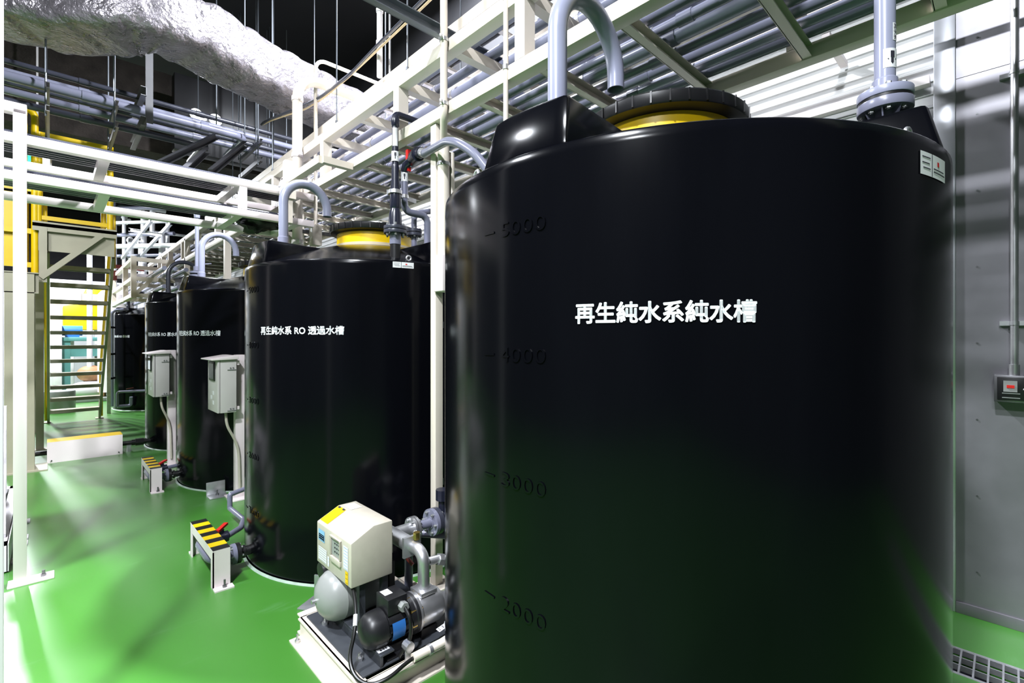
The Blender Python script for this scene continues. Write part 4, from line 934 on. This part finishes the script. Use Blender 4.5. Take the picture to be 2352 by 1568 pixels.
# ------------------------------------------------------------------ control cabinets on posts
def cabinet(label, x0, y0, dx, dy, z0, z1, pxy):
    x1, y1 = x0+dx, y0+dy
    t = thing('control_cabinet', label, 'cabinet', (pxy[0], pxy[1], 0), 'grey control cabinets on posts')
    MB().box(x0+0.022, x1, y0, y1, z0, z1).build('case', 'cabinet', t, bevel=0.004)
    d = MB().box(x0, x0+0.019, y0-0.004, y1+0.004, z0+0.002, z1-0.01).build('door', 'cabinet', t, bevel=0.004)
    wy0, wy1, wz0, wz1 = y0+dy*0.26, y0+dy*0.72, z0+(z1-z0)*0.62, z1-(z1-z0)*0.09
    MB().box(x0-0.012, x0, wy0-0.018, wy1+0.018, wz0-0.018, wz1+0.018).build('window_frame', 'lid_black', d, bevel=0.010)
    MB().box(x0-0.0145, x0-0.012, wy0, wy1, wz0, wz1).build('window_pane', 'glass_dark', d)
    for k, (u, v) in enumerate(((0.35, 0.32), (0.35, 0.14), (0.55, 0.23))):
        MB().box(x0-0.0012, x0, y0+dy*u, y0+dy*(u+0.15), z0+(z1-z0)*v, z0+(z1-z0)*(v+0.07)).build('notice', 'paper', d)
    MB().prism([(x0-0.055, y0-0.03, z1-0.012), (x0-0.055, y0-0.03, z1-0.002), (x1-0.03, y0-0.03, z1+0.028), (x1+0.012, y0-0.03, z1+0.028), (x1+0.012, y0-0.03, z1-0.006)], (0, dy+0.06, 0)).build('rain_hood', 'cream_white', t, bevel=0.003)
    for z in (z1-0.085, z0+0.035):
        for k in range(2): MB().tube([(x1-0.05+0.022*k, y0-0.007, z), (x1-0.05+0.022*k, y0+0.002, z)], 0.007, 6).build('bolt', 'hinge', t)
        MB().bar((x1-0.075, y0-0.003, z-0.018), (x1+0.0, y0-0.003, z-0.018), 0.006, 0.008).build('mounting_strip', 'hinge', t)
    MB().box(x1, x1+0.03, y0+0.02, y1-0.02, z0+0.02, z0+0.05).box(x1, x1+0.03, y0+0.02, y1-0.02, z1-0.06, z1-0.02).build('mounting_rail', 'cream_white', t)
    MB().box(pxy[0]-0.04, pxy[0]+0.04, pxy[1]-0.04, pxy[1]+0.04, 0.012, z1+0.03).build('post', 'cream_white', t, bevel=0.004)
    MB().box(pxy[0]-0.10, pxy[0]+0.10, pxy[1]-0.13, pxy[1]+0.13, 0.0, 0.014).build('base_plate', 'cream_white', t, bevel=0.002)
    MB().tube([(x0+dx*0.55, y0+0.08, z0+0.01), (x0+dx*0.55, y0+0.06, z0-0.12), (pxy[0]-0.02, pxy[1]-0.06, z0-0.34), (pxy[0]-0.01, pxy[1]-0.06, 0.10)], 0.012, 10, fillet=0.12).build('flexible_conduit', 'box_cream', t)
cabinet('grey control cabinet on cream post between second and third tanks', 1.095, 4.99, 0.155, 0.36, 0.848, 1.345, (1.315, 5.16))
cabinet('grey control cabinet on cream post between third and fourth tanks', 0.850, 6.81, 0.155, 0.38, 0.855, 1.36, (1.05, 6.98))

# ------------------------------------------------------------------ cover over the pipe crossing the aisle
p0, p1 = atZ(108, 1062, 0), atZ(283, 1044, 0); yv = (p0.y+p1.y)/2
t = thing('pipe_cover', 'low white folded sheet cover over the pipe crossing the green aisle', 'cover', ((p0.x+p1.x)/2, yv, 0))
MB().box(p0.x, p1.x, yv, yv+0.008, 0.0, 0.25).box(p0.x, p1.x, yv, yv+0.28, 0.25, 0.256).box(p0.x, p1.x, yv+0.272, yv+0.28, 0, 0.25).build('sheet', 'cream_white', t)
MB().box(p0.x, p1.x, yv, yv+0.28, 0.2563, 0.2575).build('edge_tape', 'yellow', t, label='yellow tape on top')
for x in (p0.x+0.04, p1.x-0.04): MB().tube([(x, yv-0.012, 0.03), (x, yv+0.004, 0.03)], 0.008, 8).build('bolt', 'steel_dark', t)
t = thing('floor_pipe', 'black pipe with union crossing the aisle under the white cover', 'pipe', (0.4, yv+0.14, 0.1))
MB().tube([(-1.2, yv+0.14, 0.11), (1.02, yv+0.14, 0.11)], 0.03, 14).build('pipe', 'lid_black', t)
MB().tube([(0.84, yv+0.14, 0.11), (0.93, yv+0.14, 0.11)], 0.048, 10).tube([(0.80, yv+0.14, 0.11), (0.96, yv+0.14, 0.11)], 0.038, 12).build('union', 'lid_black', t)
MB().box(0.75, 0.79, yv+0.10, yv+0.18, 0.0, 0.085).box(-0.5, -0.46, yv+0.10, yv+0.18, 0.0, 0.085).build('support', 'galv', t)

# ------------------------------------------------------------------ left side: posts, skid, platform, stair
t = thing('edge_post', 'pale post cut off by the left edge of the photo', 'post', (-0.14, 2.34, 0))
e_ = atD(7, 775, 1.60)
MB().box(e_.x-0.06, e_.x, e_.y-0.02, e_.y+0.04, 0.012, 3.4).build('column', 'white', t); MB().box(e_.x-0.10, e_.x+0.0, e_.y-0.04, e_.y+0.08, 0, 0.012).build('base_plate', 'white', t)
t = thing('machine_skid', 'low white machine skid with bolts at the left edge of the aisle', 'skid', (-0.3, 5.0, 0))
MB().channel((-0.20, 6.3, 0.10), (-0.20, 4.55, 0.10), 0.06, 0.18, 0.01).box(-0.9, -0.2, 4.55, 4.62, 0.02, 0.19).box(-0.9, -0.2, 6.2, 6.3, 0.02, 0.19).build('frame', 'white', t)
for y in (4.75, 5.1, 5.25, 5.7): 
    MB().box(-0.19, -0.12, y-0.05, y+0.05, 0.0, 0.012).build('foot', 'white', t); MB().tube([(-0.15, y, 0.012), (-0.15, y, 0.05)], 0.010, 6).build('bolt', 'steel_dark', t)
MB().bar((-0.24, 4.7, 0.2), (-0.3, 6.0, 0.75), 0.05, 0.04).bar((-0.3, 6.0, 0.2), (-0.3, 6.0, 0.95), 0.06, 0.06).build('brace', 'white', t)
MB().box(-0.9, -0.3, 4.9, 6.1, 0.20, 0.45).build('casing', 'white', t, bevel=0.01)

pf_ = thing('platform', 'shade tinted cream steel landing with braced column above the aisle on the left', 'platform', (-0.25, 7.85, 0))
MB().box(-0.37, -0.13, 7.80, 7.83, 0.015, 2.27).box(-0.37, -0.13, 8.07, 8.10, 0.015, 2.27).box(-0.262, -0.248, 7.83, 8.07, 0.015, 2.27).build('column', 'shaded_cream', pf_)
MB().box(-0.47, -0.02, 7.74, 8.16, 0.0, 0.015).build('base_plate', 'shaded_cream', pf_)
MB().box(-1.6, -0.095, 7.84, 7.852, 2.05, 2.29).box(-1.6, -0.095, 7.80, 7.84, 2.05, 2.062).box(-1.6, -0.095, 7.80, 7.84, 2.278, 2.29).build('beam', 'shaded_cream', pf_)
MB().bar((-0.06, 8.0, 2.2), (-0.06, 8.0, 2.85), 0.07, 0.07).build('post', 'shaded_cream', pf_)
MB().bar((-0.08, 7.98, 2.25), (0.47, 7.98, 2.83), 0.06, 0.07, (0, 1, 0)).build('brace', 'shaded_cream', pf_)
MB().box(-0.15, 0.62, 7.97, 9.25, 2.86, 2.90).build('deck', 'shaded_cream', pf_)
MB().box(-0.15, 0.62, 7.97, 7.98, 2.81, 2.92).build('edge_plate', 'shaded_cream', pf_)
MB().box(-0.10, 0.60, 8.02, 8.03, 2.58, 2.86).build('fascia', 'shaded_cream', pf_)
MB().box(-0.14, -0.12, 11.02, 11.22, 0.012, 2.6).box(-0.24, -0.12, 11.0, 11.02, 0.012, 2.6).box(-0.24, -0.12, 11.22, 11.24, 0.012, 2.6).box(-0.28, -0.08, 10.95, 11.3, 0, 0.012).build('column', 'shaded_cream', pf_)
MB().box(-0.14, -0.06, 9.2, 9.28, 0.012, 2.86).box(-0.2, 0.0, 9.15, 9.33, 0, 0.012).build('column', 'shaded_cream', pf_)

st = thing('steel_stair', 'steep shade tinted cream steel stair climbing to the landing on the left', 'stair', (0.3, 12.1, 0))
ya, za, yb, zb = 12.1, 0.0, 9.32, 2.80
for x in (-0.02, 0.68):
    MB().bar((x, ya, za+0.04), (x, yb, zb-0.03), 0.035, 0.16, (0, 0, 1)).build('stringer', 'shaded_cream', st)
for k in range(1, 12):
    u = k/12; y = ya+(yb-ya)*u; z = za+(zb-za)*u
    MB().box(0.0, 0.66, y-0.11, y+0.10, z-0.015, z+0.012).box(0.0, 0.66, y-0.115, y-0.105, z-0.045, z+0.012).box(0.0, 0.66, y+0.095, y+0.105, z-0.045, z+0.012).build('tread', 'shaded_cream', st)
MB().tube([(0.70, ya-0.1, 0.05), (0.70, ya-0.1, 0.95), (0.70, yb+0.2, zb+0.75), (0.70, yb+0.2, zb-0.2)], 0.028, 12, fillet=0.06).tube([(0.70, ya-0.1, 0.55), (0.70, yb+0.2, zb+0.35)], 0.02, 10).build('handrail', 'yellow', st, label='yellow handrail on the right side')
MB().tube([(-0.05, ya-0.1, 0.05), (-0.05, ya-0.1, 0.95), (-0.05, yb+0.2, zb+0.75), (-0.05, yb+0.2, zb-0.2)], 0.024, 12, fillet=0.06).build('handrail', 'yellow', st, label='yellow handrail on the left side')
for x in (-0.05, 0.68): MB().box(x-0.06, x+0.06, ya-0.12, ya+0.06, 0, 0.012).build('foot', 'shaded_cream', st)
gr = thing('guard_rail', 'yellow guard rail around the shade tinted landing', 'rail', (0.2, 8.0, 2.9))
for (x, y, z1) in ((0.56, 8.06, 4.0), (-0.10, 8.06, 4.0), (0.56, 9.1, 4.0), (-0.10, 8.55, 4.0), (-0.10, 9.1, 4.0)):
    MB().tube([(x, y, 2.9), (x, y, z1)], 0.034, 12).build('post', 'yellow', gr)
for z in (2.98, 3.45, 3.98):
    MB().bar((-0.10, 8.06, z), (0.56, 8.06, z), 0.03, 0.05).bar((0.56, 8.06, z), (0.56, 9.1, z), 0.03, 0.05).build('rail', 'yellow', gr)
gl = thing('guard_rail', 'yellow guard rail on the upper gallery at the left edge', 'rail', (-0.5, 8.05, 2.3))
MB().tube([(-0.13, 8.05, 2.29), (-0.13, 8.05, 4.24), (-1.6, 8.05, 4.24)], 0.034, 12, fillet=0.08).build('top_rail', 'yellow', gl)
for x in (-0.22, -0.55, -0.9): MB().tube([(x, 8.05, 2.29), (x, 8.05, 4.24)], 0.03, 12).build('post', 'yellow', gl)
for z in (2.40, 2.8, 3.3): MB().bar((-1.6, 8.05, z), (-0.13, 8.05, z), 0.03, 0.06).build('rail', 'yellow', gl)
MB().box(-0.44, -0.18, 8.10, 8.12, 2.40, 3.25).build('mesh_panel', 'yellow', gl)
p = atY(60, 366, 8.6); q = atY(114, 372, 8.6)
t = thing('exit_sign', 'glowing green and white exit sign behind the bridge pipes', 'sign', ((p.x+q.x)/2, 8.6, p.z))
MB().box(p.x-0.02, q.x+0.02, 8.6, 8.66, q.z-0.09, q.z+0.13).build('case', 'white', t, bevel=0.006)
MB().box(p.x, q.x, 8.596, 8.60, q.z-0.07, q.z+0.11).build('face', 'sign_white', t, label='lit white face')
MB().box(p.x, p.x+(q.x-p.x)*0.30, 8.592, 8.596, q.z-0.07, q.z+0.11).box(p.x+(q.x-p.x)*0.45, p.x+(q.x-p.x)*0.75, 8.592, 8.596, q.z-0.065, q.z-0.05).build('pictogram_field', 'sign_green', t, label='green field')
MB().bar((p.x+0.1, 8.63, q.z+0.13), (p.x+0.1, 8.63, 6.2), 0.02, 0.02).build('hanger', 'white', t)

# ------------------------------------------------------------------ far end of the aisle
YB = 19.0
t = thing('packing_machine', 'big yellow machine housing seen through the stair treads', 'machine', (0.9, 17.5, 0))
MB().prism([(0.25, 17.72, 1.75), (1.32, 17.72, 1.75), (1.32, 17.72, 3.0), (0.77, 17.72, 3.0), (0.57, 17.72, 2.5), (0.25, 17.72, 2.4)], (0, 0.9, 0)).build('housing', 'yellow', t, bevel=0.03)
MB().box(0.25, 0.62, 17.68, 17.72, 2.55, 3.0).build('side_panel', 'white', t); MB().box(0.55, 1.2, 17.69, 17.72, 2.45, 2.75).build('arm_cover', 'beige', t, bevel=0.02)
MB().box(0.9, 1.1, 17.8, 18.0, 0.0, 1.75).build('column', 'white', t)
t = thing('motor_drive', 'blue motor on top of the teal machine frame', 'motor', (0.4, 17.1, 1.6))
MB().tube([(0.22, 17.1, 1.72), (0.62, 17.1, 1.72)], 0.13, 18).box(0.28, 0.56, 17.0, 17.2, 1.55, 1.62).build('body', 'blue', t); MB().box(0.33, 0.5, 16.99, 17.0, 1.70, 1.73).build('plate', 'paper', t)
t = thing('work_frame', 'teal steel machine frame under the blue motor', 'bench', (0.6, 17.1, 0))
for x in (0.28, 1.15):
    for y in (16.8, 17.5): MB().box(x-0.10, x+0.10, y-0.06, y+0.06, 0, 1.45).build('leg', 'teal', t)
MB().box(0.15, 1.3, 16.7, 17.6, 1.45, 1.55).build('top', 'teal', t, bevel=0.01); MB().box(0.15, 1.3, 16.75, 16.8, 1.05, 1.25).box(0.15, 1.3, 16.75, 16.8, 0.2, 0.3).build('rail', 'teal', t)
solo('sack', MB().sphere((0.75, 16.3, 0.62), 0.25, 20, 12, (1.1, 0.8, 0.85)), 'bag_tan', 'tan sack lying in front of the teal frame', 'sack')
solo('white_sack', MB().sphere((0.75, 16.25, 0.22), 0.26, 20, 12, (1.8, 0.9, 0.85)), 'white', 'white sack under the tan one at the teal frame', 'sack')
solo('carton', MB().box(0.98, 1.35, 15.9, 16.3, 0.0, 0.42), 'bag_tan', 'tan carton on the floor right of the sacks', 'box', bevel=0.01)
solo('step_box', MB().box(0.3, 1.2, 15.2, 15.7, 0.0, 0.09), 'vessel_grey', 'flat grey step on the green floor before the teal frame', 'step', bevel=0.01)
solo('storage_drum', MB().lathe((0.14, 13.6, 0), [(0, 0), (0.24, 0.0), (0.25, 0.02), (0.25, 0.42), (0.24, 0.44), (0, 0.44)], 24), 'vessel_grey', 'low grey drum standing behind the stair foot', 'drum')
solo('equipment_box', MB().box(0.05, 0.22, 16.6, 17.2, 0.0, 1.9), 'white', 'narrow white cabinet left of the teal frame', 'cabinet', bevel=0.02)
t = thing('equipment_cabinet', 'white equipment cabinet left of the yellow machine beyond the stair', 'cabinet', (0.1, 18.3, 0))
MB().box(-0.4, 0.5, 18.6, 19.1, 0, 3.0).build('case', 'white', t, bevel=0.02); MB().box(-0.02, 0.45, 18.58, 18.6, 1.7, 2.6).build('door', 'cream_white', t)
struct('wall_back', MB().box(-3, 4.0, 21.0, 21.1, 0, 3.4), 'far_white')
# white process vessels and tall pipes behind the far tank
for i, (x, y, r, h) in enumerate(((1.20, 15.6, 0.36, 2.75),)):
    t = thing('process_vessel', ['cream upright vessel just right of the stair in the distance', 'cream upright vessel behind the one near the stair'][i], 'tank', (x, y, 0))
    MB().lathe((x, y, 0), [(0, 0.15), (r, 0.2), (r, h-0.15), (r*0.8, h-0.05), (r*0.3, h), (0, h)], 32).build('body', 'cream_white', t)
    MB().lathe((x, y, 0), [(r*0.25, h-0.01), (r*0.25, h+0.12), (0, h+0.12)], 16).build('neck', 'steel', t)
    for k in range(3):
        a = 2*PI*k/3; MB().box(x+0.25*math.cos(a)-0.04, x+0.25*math.cos(a)+0.04, y+0.25*math.sin(a)-0.04, y+0.25*math.sin(a)+0.04, 0, 0.25).build('leg', 'cream_white', t)
t = thing('red_valve', 'dark red hoist bracket right of the stair in the distance', 'valve', (0.8, 12.8, 2.9))
p = atD(258, 610, 10.6); MB().box(p.x, p.x+0.22, p.y, p.y+0.06, p.z-0.05, p.z+0.03).bar((p.x+0.2, p.y+0.03, p.z-0.02), (p.x+0.55, p.y-0.1, p.z-0.06), 0.05, 0.05).box(p.x, p.x+0.08, p.y, p.y+0.06, p.z-0.32, p.z-0.1).build('body', 'rust_red', t)
MB().bar((p.x+0.04, p.y+0.05, p.z-0.2), (p.x+2.0, p.y+0.05, p.z-0.2), 0.03, 0.14).build('beam', 'white', t)
rnd = random.Random(11)
spots = [(247, 4.4), (262, 4.5), (300, 4.2), (322, 4.2), (352, 3.4), (372, 4.2), (404, 3.2), (424, 4.0), (330, 5.0), (285, 5.0), (206, 4.3), (438, 3.4), (385, 4.8), (310, 3.2)]
ordn = ['first', 'second', 'third', 'fourth', 'fifth', 'sixth', 'seventh', 'eighth', 'ninth', 'tenth', 'eleventh', 'twelfth', 'thirteenth', 'fourteenth']
order = sorted(range(len(spots)), key=lambda i: spots[i][0])
for n_, i in enumerate(order):
    px, h = spots[i]; d = 12.2+0.35*(i % 5)*1.0
    p = atD(px, 600, d)
    solo('process_pipe', MB().tube([(p.x, p.y, 0), (p.x, p.y, h), (p.x, p.y+0.3, h)], 0.045+0.012*(i % 3), 12, fillet=0.1), 'far_white', ordn[n_]+' upright white pipe from the left in the distant bright pipework', 'pipe', 'upright white pipes in the distant pipework')
for i, (pxa, pxb, py, d) in enumerate(((250, 420, 512, 12.0), (262, 400, 540, 12.6), (255, 440, 566, 12.3), (262, 400, 588, 12.8), (300, 440, 620, 12.4), (262, 420, 480, 13.0), (330, 430, 640, 12.2))):
    p, q = atD(pxa, py, d), atD(pxb, py+14, d-0.2)
    solo('process_pipe', MB().tube([p, (q.x, q.y, p.z)], 0.04+0.01*(i % 3), 12).tube([(p.x, p.y, p.z), (p.x, p.y, p.z+0.3)], 0.04, 12), 'pvc_light' if i % 2 else 'far_white', ordn[i]+' level pipe from the top of the distant bright pipework' if False else ['long level white pipe at tree top height of the distant pipework', 'level lilac pipe under the dark channel in the distance', 'level white pipe midway up the distant pipework', 'level lilac pipe midway up the distant pipework', 'level white pipe low on the distant pipework', 'highest level lilac pipe of the distant pipework', 'lowest level white pipe of the distant pipework'][i], 'pipe', None)
for i, (a_, b_2, d1, d2) in enumerate((((345, 505), (278, 592), 11.0, 12.5), ((390, 512), (322, 585), 11.0, 12.5), ((300, 528), (372, 540), 11.5, 11.3))):
    solo('dark_channel', MB().channel(atD(*a_, d1), atD(*b_2, d2), 0.05, 0.08), 'galv', ['left slanted grey channel in the distant pipework', 'right slanted grey channel in the distant pipework', 'level dark channel joining the slanted ones in the distance'][i], 'channel')
rnd = random.Random(21)
for k in range(34):
    px, py, d = rnd.uniform(262, 640), rnd.uniform(500, 690), rnd.uniform(12.8, 16.5); p = atD(px, py, d)
    if p.x < 0.4: continue
    kind = k % 3; r = rnd.uniform(0.025, 0.06); L_ = rnd.uniform(0.35, 0.9)
    if kind == 0: mb = MB().tube([p, p+Vector((0, 0, L_)), p+Vector((0.3, 0, L_))], r, 10, fillet=0.08)
    elif kind == 1: mb = MB().tube([p, p+Vector((L_*1.2, 0, 0)), p+Vector((L_*1.2, 0, -0.3))], r, 10, fillet=0.08)
    else: mb = MB().tube([p, p+Vector((0, L_, 0)), p+Vector((0, L_, 0.4))], r, 10, fillet=0.08).tube([p+Vector((0, 0.05, 0)), p+Vector((0, 0.11, 0))], r*1.6, 10)
    solo('pipe_fitting', mb, 'far_white' if k % 4 else 'pvc_light', 'short bent pipe among the distant bright pipework beyond the tanks', 'pipe', 'short bent pipes in the distant pipework')
rw = thing('far_rack', 'cream framework of far pipe supports behind the fourth tank', 'pipe rack', (1.5, 11.2, 0))
for (x, y) in ((1.08, 10.9), (1.08, 12.2), (1.08, 14.6)): MB().bar((x, y, 2.25), (x, y, 3.0), 0.08, 0.08).build('post', 'cream', rw)
for z in (2.3, 2.6, 2.95):
    MB().bar((1.08, 10.9, z), (1.69, 10.9, z), 0.07, 0.07).bar((1.08, 12.2, z), (1.69, 12.2, z), 0.07, 0.07).bar((1.08, 10.9, z), (1.08, 14.6, z), 0.07, 0.07).build('beam', 'cream', rw)
MB().bar((1.08, 10.9, 2.3), (1.6, 10.9, 2.9), 0.06, 0.06, (0, 1, 0)).build('brace', 'cream', rw)
for i, (x, z) in enumerate(((1.35, 2.68), (1.5, 2.68), (1.65, 2.68), (1.35, 2.38), (1.55, 2.38))):
    solo('far_pipe', MB().tube([(x, 9.6, z), (x, 15.5, z)], 0.035, 12), 'pvc_light', ['left', 'middle', 'right', 'lower left', 'lower right'][i]+' lilac pipe carried by the far cream framework', 'pipe')
# panels and pipes behind the third tank
solo('rear_panel', MB().box(2.95, 3.0, 6.6, 9.4, 0.0, 2.75), 'beige', 'beige panel standing behind the third and fourth tanks', 'panel')
t = thing('tank_outlet', 'grey vertical outlet pipe strip standing left of the farthest tank', 'pipe', (0.85, 12.9, 0))
MB().bar((0.86, 12.7, 0), (0.86, 12.7, 2.2), 0.06, 0.05).build('post', 'galv', t); MB().tube([(0.93, 13.0, 0.1), (0.93, 13.0, 2.1), (1.2, 13.1, 2.15)], 0.03, 10, fillet=0.08).build('pipe', 'pvc_light', t)
for z in (0.7, 1.2, 1.75): MB().bar((0.86, 12.72, z), (0.98, 13.0, z), 0.03, 0.04).build('clamp', 'lid_black', t)
t = thing('far_valve', 'small grey valve loop with red handle at the farthest tank foot', 'valve', (1.0, 12.9, 0.2))
MB().tube([(1.0, 12.75, 0.12), (1.0, 12.75, 0.42), (1.6, 12.6, 0.42)], 0.026, 12, fillet=0.05).tube([(1.0, 12.75, 0.12), (1.22, 12.75, 0.12), (1.22, 12.72, 0.30)], 0.03, 12, fillet=0.04).build('pipe', 'pvc_grey', t); MB().bar((1.14, 12.72, 0.47), (1.26, 12.72, 0.49), 0.02, 0.015).build('handle', 'rust_red', t)

# ------------------------------------------------------------------ things on the right wall
p = atX(2330, 300, XP-0.05)
cx_, cy_ = XP-0.055, p.y
t = thing('wall_conduit', 'silver conduit running down the metal wall panel to a switch box', 'conduit', (cx_, cy_, 1.3))
MB().tube([(cx_, cy_, 1.40), (cx_, cy_, 5.0)], 0.0155, 14).tube([(cx_, cy_, 1.345), (cx_, cy_, 1.40)], 0.021, 12).build('pipe', 'steel', t)
for z in (2.925, 1.615):
    MB().box(XP-0.03, XP-0.001, cy_-0.055, cy_+0.055, z-0.012, z+0.012).tube([(cx_, cy_, z-0.010), (cx_, cy_, z+0.010)], 0.0185, 14).build('clip', 'galv', t)
bz0, bz1 = 1.205, 1.345; by0, by1 = cy_-0.055, cy_+0.075
t = thing('switch_box', 'small grey switch box with red switch on the metal wall panel', 'switch', (XP-0.05, cy_, 1.2))
MB().box(XP-0.10, XP, by0, by1, bz0, bz1).build('case', 'steel_dark', t, bevel=0.004)
MB().box(XP-0.106, XP-0.10, by0+0.012, by1-0.012, bz0+0.012, bz1-0.010).build('cover', 'black', t, bevel=0.002, label='dark clear cover')
MB().box(XP-0.110, XP-0.106, by0+0.045, by0+0.095, bz0+0.055, bz1-0.028).build('switch_plate', 'vessel_grey', t)
MB().box(XP-0.113, XP-0.110, by0+0.055, by0+0.083, bz0+0.075, bz0+0.090).build('switch', 'red', t, label='red switch')
for z in (bz0+0.045, bz0+0.022): MB().box(XP-0.1085, XP-0.106, by0+0.035, by0+0.10, z, z+0.004).build('terminal', 'steel', t)
MB().sphere((XP-0.106, by0+0.02, bz0+0.07), 0.006, 10, 6).build('screw', 'steel', t)
t = thing('floor_grating', 'steel drain grating set in the green floor beside the nearest tank', 'grating', (3.1, 0.2, 0))
mb = MB()
for x in (GX0+0.004, GX0+0.08, GX0+0.155, GX1-0.004): mb.box(x-0.003, x+0.003, -2.5, 3.0, -0.025, 0.001)
for k in range(int(5.5/0.048)): y = -2.48+0.048*k; mb.box(GX0, GX1, y-0.0035, y+0.0035, -0.03, 0.002)
mb.build('bars', 'galv', t)
MB().box(GX0-0.012, GX0, -2.5, 3.0, -0.03, 0.002).box(GX1, GX1+0.012, -2.5, 3.0, -0.03, 0.002).build('frame', 'galv', t)
